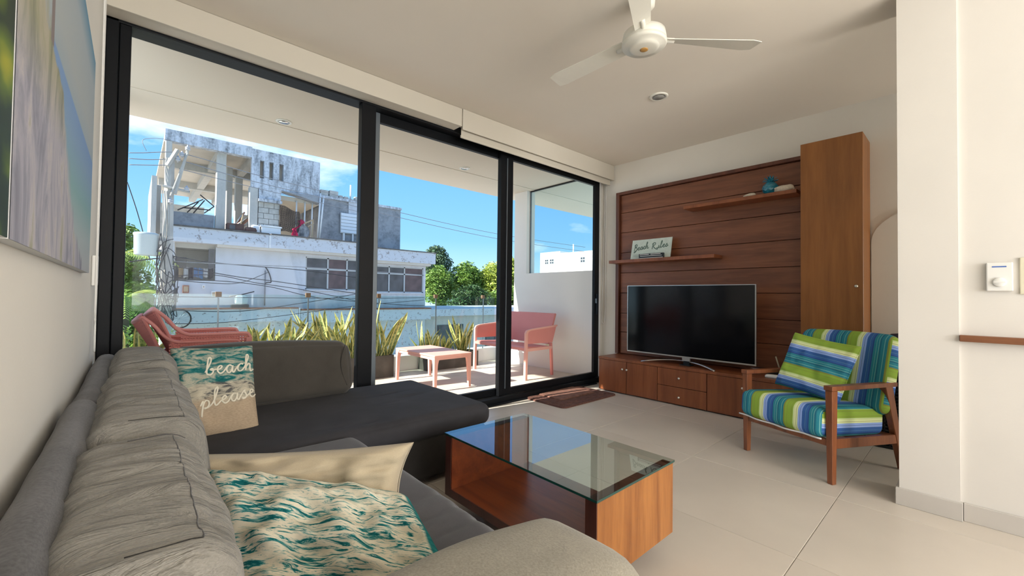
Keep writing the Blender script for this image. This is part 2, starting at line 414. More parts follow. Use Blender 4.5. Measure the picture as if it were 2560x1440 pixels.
# printed canvases
def canvases():
    m, t, b = base('canvas_beach')
    uv = nd(t, 'ShaderNodeUVMap'); sp = nd(t, 'ShaderNodeSeparateXYZ'); link(t, uv.outputs[0], sp.inputs[0])
    u, v = sp.outputs['X'], sp.outputs['Y']
    mp = nd(t, 'ShaderNodeMapping'); mp.inputs['Scale'].default_value = (14, 3.0, 1); link(t, uv.outputs[0], mp.inputs[0])
    n1 = nz_(t, mp.outputs[0], 1, 6, .65, .6)
    sky = ramp(t, v, [(.52, (.36, .44, .50)), (.62, (.42, .47, .49)), (.85, (.40, .47, .52)), (1, (.10, .28, .44))])
    sea = ramp(t, v, [(0, (.46, .48, .50)), (.12, (.42, .50, .52)), (.26, (.25, .44, .46)), (.42, (.24, .38, .58)), (.52, (.20, .34, .62))])
    land = ramp(t, n1, [(.30, (.20, .20, .24)), (.42, (.31, .31, .38)), (.50, (.42, .41, .48)), (.58, (.54, .51, .53)), (.70, (.36, .36, .24))])
    grass = ramp(t, n1, [(.32, (.20, .22, .15)), (.48, (.38, .37, .25)), (.6, (.47, .44, .34)), (.72, (.30, .26, .20))])
    back = mixc(t, ramp(t, v, [(.515, (0, 0, 0)), (.525, (1, 1, 1))]), sea, sky)
    ub = nd(t, 'ShaderNodeFloatCurve'); cv = ub.mapping.curves[0]
    cv.points[0].location = (0, .80); cv.points[1].location = (1, .06)
    for q in ((.19, .53), (.32, .44), (.45, .35), (.52, .20), (.75, .12)): cv.points.new(*q)
    ub.mapping.update(); link(t, v, ub.inputs['Value'])
    d = mth(t, 'SUBTRACT', mth(t, 'ADD', u, mth(t, 'MULTIPLY', mth(t, 'SUBTRACT', n1, .5), .22)), ub.outputs[0])
    lf = ramp(t, mth(t, 'ADD', d, .5), [(.48, (1, 1, 1)), (.52, (0, 0, 0))])
    gf = ramp(t, v, [(.30, (0, 0, 0)), (.46, (1, 1, 1))])
    c = mixc(t, lf, back, mixc(t, gf, land, grass))
    lh = mth(t, 'MULTIPLY', mth(t, 'COMPARE', u, .225, .014), mth(t, 'COMPARE', v, .56, .06))     # the little lighthouse
    c = mixc(t, lh, c, (.24, .20, .20))
    link(t, c, b.inputs['Base Color']); b.inputs['Roughness'].default_value = .7
    m, t, b = base('canvas_leaves')
    uv = nd(t, 'ShaderNodeUVMap'); mp = nd(t, 'ShaderNodeMapping'); mp.inputs['Scale'].default_value = (6, 5, 1); mp.inputs['Rotation'].default_value = (0, 0, .5); link(t, uv.outputs[0], mp.inputs[0])
    w = nd(t, 'ShaderNodeTexVoronoi'); w.inputs['Scale'].default_value = 1.3; link(t, mp.outputs[0], w.inputs['Vector'])
    n1 = nz_(t, mp.outputs[0], 1.4, 3, .5, .5)
    c = ramp(t, mth(t, 'ADD', mth(t, 'MULTIPLY', w.outputs['Distance'], .6), mth(t, 'MULTIPLY', n1, .5)), [(.30, (.42, .42, .01)), (.42, (.13, .20, .008)), (.55, (.015, .035, .004)), (.8, (.002, .006, .002))])
    link(t, c, b.inputs['Base Color']); b.inputs['Roughness'].default_value = .6
canvases()
# exterior
def weathered(name, col, dark, amount=.5, rough=.95, s=1.0, drip=True, lo=.45, hi=.70):
    m, t, b = base(name)
    n1 = nz_(t, coords(t, 'Object', (1.2*s, 1.2*s, .28*s if drip else 1.2*s)), 2.4, 7, .68, .2); n2 = nz_(t, coords(t), 9*s, 5, .65)
    f = mth(t, 'ADD', mth(t, 'MULTIPLY', n1, .7), mth(t, 'MULTIPLY', n2, .3))
    k = ramp(t, f, [(lo, (0, 0, 0)), (hi, (amount,)*3)])
    link(t, mixc(t, k, col, dark), b.inputs['Base Color']); b.inputs['Roughness'].default_value = rough
    return m
weathered('facade_white', (.54, .56, .605), (.36, .38, .40), .7, s=.8)
weathered('facade_peeling', (.55, .57, .61), (.27, .24, .23), .9, s=2.0, drip=False, lo=.545, hi=.60)
weathered('concrete_stained', (.60, .63, .68), (.12, .13, .14), .9, s=1.3, lo=.44, hi=.62)
weathered('concrete_grey', (.30, .315, .34), (.10, .105, .115), .9, s=.8, drip=False)
weathered('concrete_bright', (.50, .485, .45), (.34, .33, .31), .6, s=1.4)
M('block_grey', (.46, .45, .42), .95, var=.15, vscale=5, bmp=.2, bscale=20)
M('mortar_dark', (.14, .13, .12), 1)
M('soffit_beige', (.56, .51, .44), .95, var=.05, vscale=2)
M('dark_rim', (.12, .11, .10), .95, var=.3, vscale=6)
M('window_dark', (.045, .048, .06), .18, var=.5, vscale=2.5, spec=.6)
M('window_maroon', (.085, .05, .055), .25, var=.4, vscale=3)
M('alu', (.42, .44, .45), .5)
M('street', (.50, .48, .44), .95, var=.1, vscale=.8)
M('pole_concrete', (.40, .385, .35), .9, var=.15, vscale=3)
M('insulator', (.45, .45, .46), .35)
M('wire_black', (.02, .02, .024), .6)
M('wire_grey', (.20, .21, .23), .6)
M('transformer_grey', (.40, .47, .49), .45, var=.05, vscale=3)
M('white_house', (.80, .79, .76), .9)
M('rust', (.25, .10, .06), .9, var=.3, vscale=6)
M('net_black', (.02, .02, .025), .9)
M('pink_cloth', (.62, .03, .13), .8)
M('white_box', (.80, .80, .80), .5)
M('shutter_white', (.66, .70, .75), .6)
M('brown_box', (.13, .065, .05), .8, var=.3, vscale=6)
M('cloth_white', (.70, .70, .70), .9)
M('cloth_blue', (.18, .32, .55), .9)
M('cloth_dark', (.03, .03, .05), .9)
M('cloth_tan', (.45, .34, .22), .9)
M('leaf_green', (.16, .27, .05), .55, var=.45, vscale=3)
M('leaf_light', (.40, .48, .09), .55, var=.35, vscale=3)
M('leaf_dark', (.045, .10, .030), .6, var=.4, vscale=3)
M('leaf_blue', (.10, .17, .09), .6, var=.35, vscale=3)
M('bark', (.16, .12, .08), .95, var=.2, vscale=8)
def snake():
    m, t, b = base('snake_leaf')
    uv = nd(t, 'ShaderNodeUVMap'); sp = nd(t, 'ShaderNodeSeparateXYZ'); link(t, uv.outputs[0], sp.inputs[0])
    u = sp.outputs['X']
    mp = nd(t, 'ShaderNodeMapping'); mp.inputs['Scale'].default_value = (1.0, 16, 1); link(t, uv.outputs[0], mp.inputs[0])
    band = nz_(t, mp.outputs[0], 1.6, 3, .6, .8)
    mid = ramp(t, band, [(.40, (.10, .15, .035)), (.5, (.24, .29, .09)), (.6, (.36, .40, .17))])
    ed = mth(t, 'ABSOLUTE', mth(t, 'SUBTRACT', u, .5))
    k = ramp(t, ed, [(.26, (0, 0, 0)), (.33, (1, 1, 1))])
    link(t, mixc(t, k, mid, (.62, .56, .17)), b.inputs['Base Color']); b.inputs['Roughness'].default_value = .45
snake()
# ================================================================ the room shell
S = dict(kind='structure')
ZC = 2.75; XL = -.14; XT = 4.515; YB = -4.6; YW = 3.25
def tiles(parent, x0, x1, y0, y1, gx, gy, px, py, z, mat, name, gap=.0028, th=.009):
    shared = {}
    i0 = math.floor((x0-gx)/px); j0 = math.floor((y0-gy)/py)
    i = i0
    while gx+i*px < x1:
        j = j0
        while gy+j*py < y1:
            a, b = max(x0, gx+i*px)+gap/2, min(x1, gx+(i+1)*px)-gap/2; c, d = max(y0, gy+j*py)+gap/2, min(y1, gy+(j+1)*py)-gap/2
            j += 1
            if b-a < .01 or d-c < .01: continue
            key = (round(b-a, 3), round(d-c, 3))
            if key not in shared:
                o = box(name, -(b-a)/2, (b-a)/2, -(d-c)/2, (d-c)/2, -th, 0, mat, None, .0012, 1); shared[key] = o.data
            else:
                o = bpy.data.objects.new(name, shared[key]); COL.objects.link(o)
            o.parent = parent; o.location = ((a+b)/2, (c+d)/2, z)
        i += 1
fl = box('floor', XL-.2, XT+.2, YB-.1, YW+.02, -.25, -.004, 'grout', **S)
tiles(fl, XL, XT, YB, YW-.06, 2.070, .500, .785, .790, 0, 'tile', 'floor_tile')
box('ceiling', XL-.2, XT+.2, YB-.2, YW+.10, ZC, ZC+.3, 'ceiling_paint', **S)
boxes('wall_left', [(XL-.2, XL, -2.0, YW+.10, 0, ZC), (XL-.2, XL, YB-.2, -4.4, 0, ZC), (XL-.2, XL, -4.4, -2.0, 0, .4), (XL-.2, XL, -4.4, -2.0, 2.4, ZC)], 'wall_paint', **S)  # opening behind the camera made for the added side light
box('wall_right', XT, XT+.2, YB-.2, YW+.10, 0, ZC, 'wall_paint', **S)
bm = bmesh.new()
for b in ((XL, 0, YB-.2, YB, 0, ZC), (2.9, 3.4, YB-.2, YB, 0, ZC), (4.4, XT, YB-.2, YB, 0, ZC), (3.4, 4.4, YB-.2, YB, 2.2, ZC), (0, 2.9, YB-.2, YB, 0, .42), (0, 2.9, YB-.2, YB, 2.55, ZC)): bx(bm, *b)
obj('wall_back', bm, 'wall_paint', **S)  # openings made for the added rear and hallway lights
bm = bmesh.new(); bx(bm, XL, XT, YW-.02, YW+.10, 2.668, ZC); bx(bm, 4.478, XT, YW-.02, YW+.10, 0, 2.668)
obj('wall_front', bm, 'wall_paint', **S)
# the pier right of the armchair and the slightly recessed wall behind it
box('wall_right_pier', 3.036, 3.30, .044, .266, 0, ZC, 'wall_white', **S)
box('wall_right_rear', 3.056, 3.30, YB, .044, 0, ZC, 'wall_white', **S)
bm = bmesh.new(); bx(bm, 3.022, 3.30, .036, .280, 0, .088, .002, 1)
obj('baseboard_pier', bm, 'baseboard_stone', **S)
box('baseboard_right_rear', 3.042, 3.056, YB, .034, 0, .088, 'baseboard_stone', None, .002, 1, **S)
box('baseboard_left', XL, XL+.012, YB, .30, 0, .088, 'baseboard_stone', None, .002, 1, **S)
box('trim_1', 3.012, 3.056, -2.6, .043, .880, .911, 'wood_ledge', None, .004, 3, **S)
# raised plaster arch on the wall beyond the tall cabinet
bm = bmesh.new(); pts = []
for k in range(17):
    a = PI*k/16; pts.append((.13+.425*math.cos(a), 1.56+.275*math.sin(a)))
prism(bm, [(.555, 0)]+pts+[(-.295, 0)], 'X', XT-.018, XT+.002)
obj('trim_2', bm, 'wall_paint', **S)

# ---------------------------------------------------------------- window wall: fixed light and two sliding doors
w1 = thing('window_1', None, None, (.63, YW, 0), **S)
box('frame_jamb', -.138, -.085, 3.19, 3.33, 0, 2.668, 'black_metal', w1, .004, 2)
box('frame_jamb', -.083, -.034, 3.20, 3.30, .10, 2.60, 'black_metal', w1, .004, 2)
box('frame_head', -.138, 4.478, 3.19, 3.33, 2.578, 2.668, 'black_metal', w1, .004, 2)
box('frame_sill', -.138, 4.478, 3.18, 3.34, 0, .058, 'black_metal', w1, .004, 2)
box('bottom_rail', -.034, 1.30, 3.205, 3.245, .058, .125, 'black_metal', w1, .003, 2)
box('mullion', 1.298, 1.412, 3.19, 3.262, .058, 2.578, 'black_metal', w1, .004, 2)
box('glass_pane', -.036, 1.300, 3.222, 3.230, .120, 2.582, 'pane', w1)
box('floor_guide', .0, 4.30, 3.135, 3.178, .0, .010, 'black_metal', w1, .002, 1)
def sliding(name, xa, xb, yc, sl, sr, mats):
    d = thing(name, None, None, ((xa+xb)/2, yc, 0), **S)
    box('stile', xa, xa+sl, yc-.02, yc+.02, .062, 2.576, mats[0], d, .003, 2)
    box('stile', xb-sr, xb, yc-.02, yc+.02, .062, 2.576, mats[1], d, .003, 2)
    box('top_rail', xa+sl, xb-sr, yc-.02, yc+.02, 2.50, 2.576, 'black_metal', d, .003, 2)
    box('bottom_rail', xa+sl, xb-sr, yc-.02, yc+.02, .062, .128, 'black_metal', d, .003, 2)
    box('glass_pane', xa+sl-.005, xb-sr+.005, yc-.004, yc+.004, .125, 2.505, 'pane', d)
    return d
d1 = sliding('door_1', 1.432, 2.86, 3.302, .055, .06, ('grey_metal', 'black_metal'))
d2 = sliding('door_2', 2.765, 4.44, 3.245, .165, .09, ('black_metal', 'black_metal'))
box('stile_groove', 2.84, 2.85, 3.219, 3.226, .13, 2.5, 'grey_metal', d2)
box('handle', 4.365, 4.385, 3.185, 3.226, .86, 1.12, 'black_metal', d2, .004, 2)
box('lock', 4.36, 4.40, 3.20, 3.226, 1.00, 1.06, 'grey_metal', d2, .004, 2)

# ================================================================ balcony shell
fb = box('floor_balcony', -.42, 4.80, YW+.09, 5.70, -.30, -.006, 'grout', **S)
tiles(fb, -.22, 4.60, YW+.09, 5.46, .30, 3.46, .60, .60, 0, 'balcony_tile', 'balcony_tile', .004)
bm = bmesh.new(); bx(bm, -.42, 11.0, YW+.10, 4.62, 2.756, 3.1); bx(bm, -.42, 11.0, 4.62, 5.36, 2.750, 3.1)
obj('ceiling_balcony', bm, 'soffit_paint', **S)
def endwall(name, x0, x1):
    bm = bmesh.new()
    bx(bm, x0, x1, YW+.10, 5.015, -.3, 1.438); bx(bm, x0, x1, 4.733, 5.015, 1.438, 2.75); bx(bm, x0, x1, YW+.10, 3.44, 1.438, 2.75)
    bx(bm, x0, x1, 5.015, 5.36, -.3, .20)
    return obj(name, bm, 'balcony_white', **S)
endwall('wall_balcony_right', 4.60, 4.78); endwall('wall_balcony_left', -.40, -.22)
for nm, xa, xb in (('window_2', 4.66, 4.72),):
    w2 = thing(nm, None, None, (xa, 4.1, 1.44), **S)
    box('glass_pane', xa+.015, xa+.025, 3.44, 4.715, 1.440, 2.748, 'balcony_pane', w2)
    box('frame_bead', xa+.01, xa+.03, 4.716, 4.732, 1.44, 2.75, 'grey_metal', w2)
    box('frame_bead', xa, xa+.03, 3.44, 4.716, 2.735, 2.75, 'black_metal', w2)
box('wall_balcony_kerb', -.42, 4.80, 5.46, 5.66, -.3, .205, 'balcony_white', **S)
# glass balustrade
for i in range(6):
    xa = -.22 + .915*i; xb = min(xa+.905, 4.60)
    if xa > 4.55: break
    xs = [-.22, .694, 1.604, 2.515, 3.425, 4.341, 4.60]
    xa, xb = xs[i]+.006, xs[i+1]-.006
    g = thing('railing_panel', f"greenish glass balustrade panel, {['first', 'second', 'third', 'fourth', 'fifth', 'last and narrow one'][i]} from the left of the balcony", 'railing', ((xa+xb)/2, 5.50, .205), 'glass balustrade panels')
    box('glass_sheet', xa, xb, 5.494, 5.506, .205, 1.060, 'rail_glass', g)
    if i < 5:
        box('post_rod', xb-.001, xb+.013, 5.482, 5.493, .205, 1.07, 'grey_metal', g)
        box('clamp', xb-.022, xb+.034, 5.480, 5.520, 1.030, 1.086, 'brass', g, .004, 2)
# ================================================================ sectional sofa
sofa = thing('sectional_sofa', 'long charcoal L-shaped sectional sofa with chaise along the left wall', 'sofa', (.4, 1.6, 0))
def wr(amp, f, seed, stretch=(1, 1, 1)):
    def d(p, n, q):
        v = Vector((p.x*stretch[0], p.y*stretch[1], p.z*stretch[2]))*f + Vector((seed, seed*.7, 0))
        return n*(amp*(noise.noise(v)+.5*noise.noise(v*2.1)))
    return d
softbox('back_rest', -.130, -.062, .42, 1.69, .05, .775, .032, 'sofa_back_grey', sofa, 12, (0, 0, .012), wr(.004, 5, 1))
softbox('back_rest', -.130, -.048, 1.70, 3.02, .05, .752, .036, 'sofa_back_grey', sofa, 12, (0, 0, .010), wr(.004, 5, 2))
box('base', -.02, .80, .70, 2.06, .045, .25, 'sofa_base', sofa, .02, 3)
box('chaise_base', -.02, 1.68, 2.075, 3.02, .035, .27, 'sofa_base', sofa, .02, 3)
for x, y in ((.05, .8), (.75, .8), (.75, 1.9), (1.62, 2.15), (1.62, 2.95), (.05, 2.95)): lathe('foot', [(.02, 0), (.025, .04)], (x, y, 0), 'plastic_black', sofa, 12)
def seatd(p, n, q):
    v = Vector((p.x*2.2, p.y*7, p.z*2)); w = noise.noise(v+Vector((3, 1, 0)))
    k = max(0, min(1, (p.x-.35)/.35))
    crease = 0
    for yc, s in ((.93, .35), (1.03, .3), (1.13, .4), (1.24, .3)):
        dd = p.y-yc-(p.x-.7)*s*.5; crease -= .010*math.exp(-(dd/.016)**2)*k
    return n*(.004*w) + Vector((0, 0, crease if n.z > .2 else 0))
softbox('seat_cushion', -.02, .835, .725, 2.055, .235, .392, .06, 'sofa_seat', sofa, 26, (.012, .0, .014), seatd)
def chd(p, n, q):
    w = .005*noise.noise(Vector((p.x*2, p.y*3, p.z*2)))
    c = 0
    if n.z > .1:
        for xc, yc, ln, a, s in ((1.30, 2.66, .16, .010, .018), (1.38, 2.52, .14, .010, .018), (1.22, 2.44, .10, .006, .02), (.62, 2.18, .04, .007, .02), (.78, 2.16, .05, .007, .018), (.95, 2.14, .05, .006, .02)):
            c -= a*math.exp(-((p.x-xc)/ln)**2 - ((p.y-yc-(p.x-xc)*.15)/s)**2)
    return n*w + Vector((0, 0, c))
softbox('chaise_cushion', -.02, 1.705, 2.045, 3.06, .265, .398, .055, 'sofa_chaise_shaded', sofa, 24, (.008, .010, .012), chd)
def armd(p, n, q):
    return n*(.004*noise.noise(p*6)) + Vector((0, 0, -.05*max(0, (p.x-.40)/.45)**1.5))
softbox('armrest', .20, .775, .40, .715, .04, .605, .085, 'sofa_arm', sofa, 22, (.015, .01, .012), armd)
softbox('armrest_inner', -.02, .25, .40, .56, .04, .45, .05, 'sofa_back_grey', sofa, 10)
# loose back cushions
def cush(name, y0, y1, zt, seed, label, xa=-.02, xw=.235):
    c = thing(name, label, 'cushion', (.1, (y0+y1)/2, .40), 'grey back cushions in a row on the sofa')
    h = zt-.40
    def dsp(p, n, q):
        f = noise.noise(Vector((p.x*4+seed, p.y*20+p.x*6, p.z*3)))*.9 + noise.noise(Vector((p.x*6, p.y*44+seed+p.x*9, p.z*4)))*.55
        k = max(0, n.z)**.5*.75 + .12
        sag = -.018*(1-q.y*q.y)*0
        # folds running across the cushion's shoulder
        return n*(.012*f*k + .004*noise.noise(p*9)) + Vector((-.03*(p.z-.40)/h, 0, sag))
    o = softbox('filling', xa, xw, y0, y1, .398, zt, .050, 'sofa_cushion_grey', c, 30, (.020, .012, .012), dsp)
    drape(o, [(xw-.065+.004*noise.noise(Vector((k*.4, seed, 0))), y0+.05+(y1-y0-.10)*k/40) for k in range(41)], .0011, 'sofa_back_grey', c)
    drape(o, [(.0+(xw-.065)*k/16, y0+.050) for k in range(17)], .0014, 'sofa_base', c)
    drape(o, [(.0+(xw-.045)*k/16, y1-.050) for k in range(17)], .0016, 'sofa_back_grey', c)
    return c
cush('back_cushion', .60, 1.215, .766, 1, 'large grey linen back cushion nearest the camera, standing above the sofa arm', xa=-.056, xw=.138)
cush('back_cushion', 1.225, 2.17, .778, 5, 'rumpled grey linen back cushion in the middle of the sofa row', xa=-.040, xw=.165)
cush('back_cushion', 2.18, 2.86, .792, 9, 'grey linen back cushion at the far corner, partly hidden beside the beach pillow', xa=-.030, xw=.172)
# big charcoal cushion against the window
bc = thing('chaise_cushion', 'wide charcoal back cushion leaning on the window end of the chaise', 'cushion', (.67, 2.97, .40))
def bcd(p, n, q):
    return n*(.006*noise.noise(Vector((p.x*4, p.y*6, p.z*5))) ) + Vector((0, .10*(p.z-.40)/.36-.03, -.016*(p.x-.66)/.48*0 + .02*noise.noise(Vector((p.x*1.4, 2, 1)))*q.z - .02*max(0, q.x)*max(0, q.z)))
softbox('filling', .17, 1.135, 2.86, 3.03, .400, .762, .06, 'big_cushion', bc, 20, (.02, .03, .012), bcd)
tubes('seam', [[(1.09+.035*math.sin(PI*k/14)*-1, 2.845+.05*k/14, .46+.27*k/14) for k in range(15)]], .0022, 'sofa_base', bc)
# ---------------------------------------------------------------- throw pillows
GL = {  # pen strokes of joined handwriting, x-height 1
 'b': (.85, [[(0, .3), (.3, 1.1), (.52, 1.9), (.50, 2.35), (.34, 2.3), (.22, 1.6), (.12, .5), (.16, .05), (.42, -.05), (.64, .3), (.58, .72), (.42, .62), (.62, .5), (.85, .55)]]),
 'e': (.75, [[(0, .4), (.32, .55), (.5, .85), (.36, 1.02), (.16, .75), (.14, .3), (.34, 0), (.58, .12), (.75, .4)]]),
 'a': (.95, [[(0, .4), (.2, .8), (.42, 1.0), (.62, .88), (.40, 1.0), (.16, .6), (.2, .12), (.42, .02), (.62, .45), (.70, .95), (.66, .3), (.76, .02), (.95, .4)]]),
 'c': (.72, [[(0, .4), (.25, .85), (.48, 1.0), (.60, .84), (.42, 1.0), (.18, .62), (.2, .15), (.42, .0), (.72, .4)]]),
 'h': (1.0, [[(0, .4), (.28, 1.2), (.48, 2.0), (.44, 2.35), (.30, 2.2), (.20, 1.3), (.12, 0), (.2, .5), (.42, .95), (.6, .9), (.60, .3), (.70, .02), (1.0, .35)]]),
 'p': (.95, [[(0, .4), (.2, .95), (.18, .2), (.08, -1.0), (.2, .35), (.42, .95), (.66, .8), (.66, .3), (.44, .0), (.30, .1), (.6, .05), (.95, .4)]]),
 'l': (.65, [[(0, .4), (.28, 1.2), (.48, 2.0), (.44, 2.35), (.28, 2.1), (.18, 1.2), (.16, .35), (.3, .0), (.65, .4)]]),
 's': (.75, [[(0, .4), (.28, .95), (.36, 1.05), (.38, .75), (.52, .4), (.44, .05), (.2, .0), (.12, .2), (.4, .1), (.75, .4)]]),
 'u': (.9, [[(0, .9), (.08, .3), (.22, .02), (.45, .2), (.6, .95), (.56, .3), (.68, .02), (.9, .35)]]),
 'B': (1.15, [[(.32, 2.0), (.22, 1.0), (.06, -.1)], [(.05, 1.75), (.45, 2.15), (.8, 1.95), (.75, 1.45), (.35, 1.05), (.8, .95), (.95, .45), (.6, -.35), (.25, -.7), (.15, -.4)]]),
 'R': (1.2, [[(.30, 2.0), (.20, 1.0), (.08, 0)], [(.0, 1.7), (.45, 2.15), (.85, 1.95), (.75, 1.4), (.35, 1.05), (.6, .5), (1.0, -.05), (1.55, -.35)]]),
}
def write(text, sub=4):
    x = 0; paths = []; cur = None
    for ch in text:
        if ch == ' ': x += .55; cur = None; continue
        adv, st = GL[ch]
        for i, s in enumerate(st):
            pts = [(x+a, b) for a, b in s]
            if cur is not None and i == 0 and ch.islower() and len(st) == 1: cur += pts[1:]
            else: cur = list(pts); paths.append(cur)
        x += adv
    return [smooth_path(p, sub) for p in paths], x
def ribbon(bm, pts, w, nrm):
    prev = None
    for i, p in enumerate(pts):
        d = (pts[min(i+1, len(pts)-1)]-pts[max(i-1, 0)]).normalized(); s = d.cross(nrm).normalized()*w/2
        cur = [bm.verts.new(p-s), bm.verts.new(p+nrm*w*.28), bm.verts.new(p+s)]
        if prev: bm.faces.new((prev[0], cur[0], cur[1], prev[1])); bm.faces.new((prev[1], cur[1], cur[2], prev[2]))
        prev = cur
bp = thing('beach_pillow', 'throw pillow printed with sea and sand, lettered beach please', 'pillow', (.33, 2.6, .40))
body, face = pillow('cover', (.145, 2.66, .795), (.495, 2.66, .785), (.145, 2.44, .365), .15, 'beach_print', bp, seed=2, wr=.004)
bm = bmesh.new()
nrm = Vector((0, -.9, .42)).normalized()
for txt, u0, u1, v0, slant in (('beach', -.28, .97, .30, .02), ('please', -.42, .98, -.42, .10)):
    paths, wdt = write(txt)
    for p in paths:
        ribbon(bm, [face(u0+(u1-u0)*q.x/wdt, v0+slant*2*q.x/wdt+q.y*.165, .003) for q in p], .0070, nrm)
obj('lettering', bm, 'lettering', bp, True)
g1 = thing('beige_pillow', 'cream beige throw pillow propped behind the wave-print pillow', 'pillow', (.38, 1.24, .40))
pillow('cover', (.155, 1.44, .625), (.605, 1.075, .655), (.105, 1.41, .420), .17, 'beige_pillow', g1, seed=5, wr=.010, pinch=.09, power=.27)
g2 = thing('wave_pillow', 'teal and cream ocean-wave throw pillow in the foreground by the sofa arm', 'pillow', (.35, 1.0, .42))
pillow('cover', (.140, 1.28, .625), (.545, 1.00, .540), (.175, 1.00, .440), .19, 'ocean_print', g2, seed=11, wr=.010, n=52, power=.3)
# ================================================================ coffee table
ct = thing('coffee_table', 'low walnut coffee table with clear glass top beside the sofa', 'table', (1.42, 1.30, 0))
X0, X1, Y0, Y1, ZT = 1.160, 1.690, .845, 1.748, .400
def endp(y0, y1):
    p = box('end_panel', X0+.004, X1, y0, y1, .10, ZT-.012, 'wood_table_end', ct, .002, 1)
    box('edge_band', X0, X0+.004, y0, y1, .10, ZT-.012, 'wood_table_dark', p); return p
endp(Y0, Y0+.046); endp(Y1-.046, Y1)
sh = box('shelf', X0+.004, X1, Y0+.046, Y1-.046, .10, .138, 'wood_table_inner', ct, .001, 1)
box('edge_band', X0, X0+.004, Y0+.046, Y1-.046, .10, .138, 'wood_table_dark', sh)
box('inner_lining', X0+.004, X1-.004, Y1-.050, Y1-.046, .138, ZT-.014, 'wood_table_inner', ct); box('inner_lining', X0+.004, X1-.004, Y0+.046, Y0+.050, .138, ZT-.014, 'wood_table_inner', ct)
for y0, y1 in ((Y0, Y0+.046), (Y1-.046, Y1)): box('top_band', X0, X1, y0, y1, ZT-.0125, ZT-.0115, 'wood_table_dark', ct)
box('plinth', X0+.14, X1-.14, Y0+.14, Y1-.14, 0, .10, 'wood_table_dark', ct)
gt = box('glass_top', X0-.004, X1+.004, Y0-.004, Y1+.004, ZT-.010, ZT, 'table_glass', ct)
e = .0008
boxes('glass_edge', [(X0-.0048, X0-.0042, Y0-.004, Y1+.004, ZT-.009, ZT-e), (X0-.004, X1+.004, Y0-.0048, Y0-.0042, ZT-.009, ZT-e)], 'glass_edge', gt)

# ================================================================ TV wall unit
pn = thing('wall_panel', 'dark wood wall panel of horizontal planks behind the television', 'panel', (4.47, 2.0, .40))
boxes('backing', [(4.485, XT, 1.0, 2.955, .392, 2.36)], 'wood_frame', pn)
box('frame_strip', 4.425, 4.505, 2.925, 2.968, .392, 2.372, 'wood_frame', pn, .002, 1)
box('frame_strip', 4.425, 4.505, .975, 2.925, 2.338, 2.372, 'wood_frame', pn, .002, 1)
zs = [.394, .656, .886, 1.133, 1.378, 1.626, 1.873, 2.117, 2.337]
for a, b in zip(zs, zs[1:]): box('plank', 4.462, 4.486, .976, 2.918, a+.0025, b-.0025, 'wood_panel', pn, .0025, 1)
tag(box('wall_shelf', 4.26, 4.461, 1.022, 2.030, 2.010, 2.043, 'wood_console', None, .0015, 1), 'upper floating wood shelf holding the teal pineapple', 'shelf', 'floating shelves on the panel')
tag(box('wall_shelf', 4.26, 4.461, 1.718, 2.952, 1.484, 1.520, 'wood_console', None, .0015, 1), 'lower floating wood shelf holding the beach sign', 'shelf', 'floating shelves on the panel')
tcab = thing('tall_cabinet', 'tall narrow honey-brown wood cabinet right of the panel', 'cabinet', (4.35, .77, 0))
box('body', 4.200, XT-.001, .563, .973, .0, 2.392, 'wood_cabinet', tcab, .002, 1)
dr = box('door', 4.178, 4.198, .563, .973, .40, 2.392, 'wood_cabinet', tcab, .002, 1)
lathe('knob', [(.004, 0), (.004, -.014), (.011, -.018), (.012, -.026), (.006, -.032)], (4.178, .603, 1.186), 'knob_metal', dr, 16, 'X')
box('kick_panel', 4.182, 4.199, .563, .973, .0, .396, 'wood_console', tcab)
co = thing('tv_console', 'long low reddish wood media console with doors and drawers', 'console', (4.27, 1.95, 0))
box('body', 4.083, XT-.001, .976, 2.936, .012, .362, 'wood_frame', co)
box('top_board', 4.055, XT-.001, .976, 2.944, .362, .390, 'wood_console', co, .002, 1)
box('plinth', 4.10, XT-.002, .976, 2.92, 0, .012, 'wood_frame', co)
def knob(y, z, p): lathe('knob', [(.004, 0), (.004, -.012), (.0105, -.016), (.0115, -.023), (.006, -.029)], (4.061, y, z), 'knob_metal', p, 16, 'X')
for y0, y1, ky in ((2.580, 2.940, 2.614), (2.210, 2.572, 2.560), (1.346, 1.698, 1.380), (.978, 1.340, 1.309)):
    d = box('door', 4.061, 4.082, y0, y1, .014, .359, 'wood_console', co, .0015, 1); knob(ky, .279, d)
for z0, z1, kz in ((.186, .359, .277), (.014, .181, .088)):
    d = box('drawer', 4.061, 4.082, 1.704, 2.204, z0, z1, 'wood_console', co, .0015, 1); knob(1.966, kz, d)
tv = thing('television', 'large flat black television with curved silver stand on the console', 'television', (4.19, 1.97, .39))
box('housing', 4.178, 4.215, 1.318, 2.630, .476, 1.208, 'plastic_black', tv, .008, 2)
box('screen', 4.1745, 4.179, 1.326, 2.622, .486, 1.202, 'tv_black', tv)
bm = bmesh.new(); bx(bm, 4.170, 4.190, 1.312, 2.636, .470, .484, .002, 1); bx(bm, 4.170, 4.190, 1.312, 1.320, .484, 1.212); bx(bm, 4.170, 4.190, 2.628, 2.636, .484, 1.212); bx(bm, 4.170, 4.190, 1.320, 2.628, 1.205, 1.212)
obj('bezel', bm, 'silver', tv)
pts = [(4.085+.135*(1-(k/8-1)**2), 2.40-.76*k/16, .393+.040*(1-(k/8-1)**2)) for k in range(17)]
bm = bmesh.new(); prev = None
for p in pts:
    c = [bm.verts.new((p[0]+dx, p[1], p[2]+dz)) for dx, dz in ((-.022, -.003), (-.012, .007), (.016, .007), (.018, -.003))]
    if prev:
        for k in range(4): bm.faces.new((prev[k], prev[(k+1) % 4], c[(k+1) % 4], c[k]))
    else: bm.faces.new(c)
    prev = c
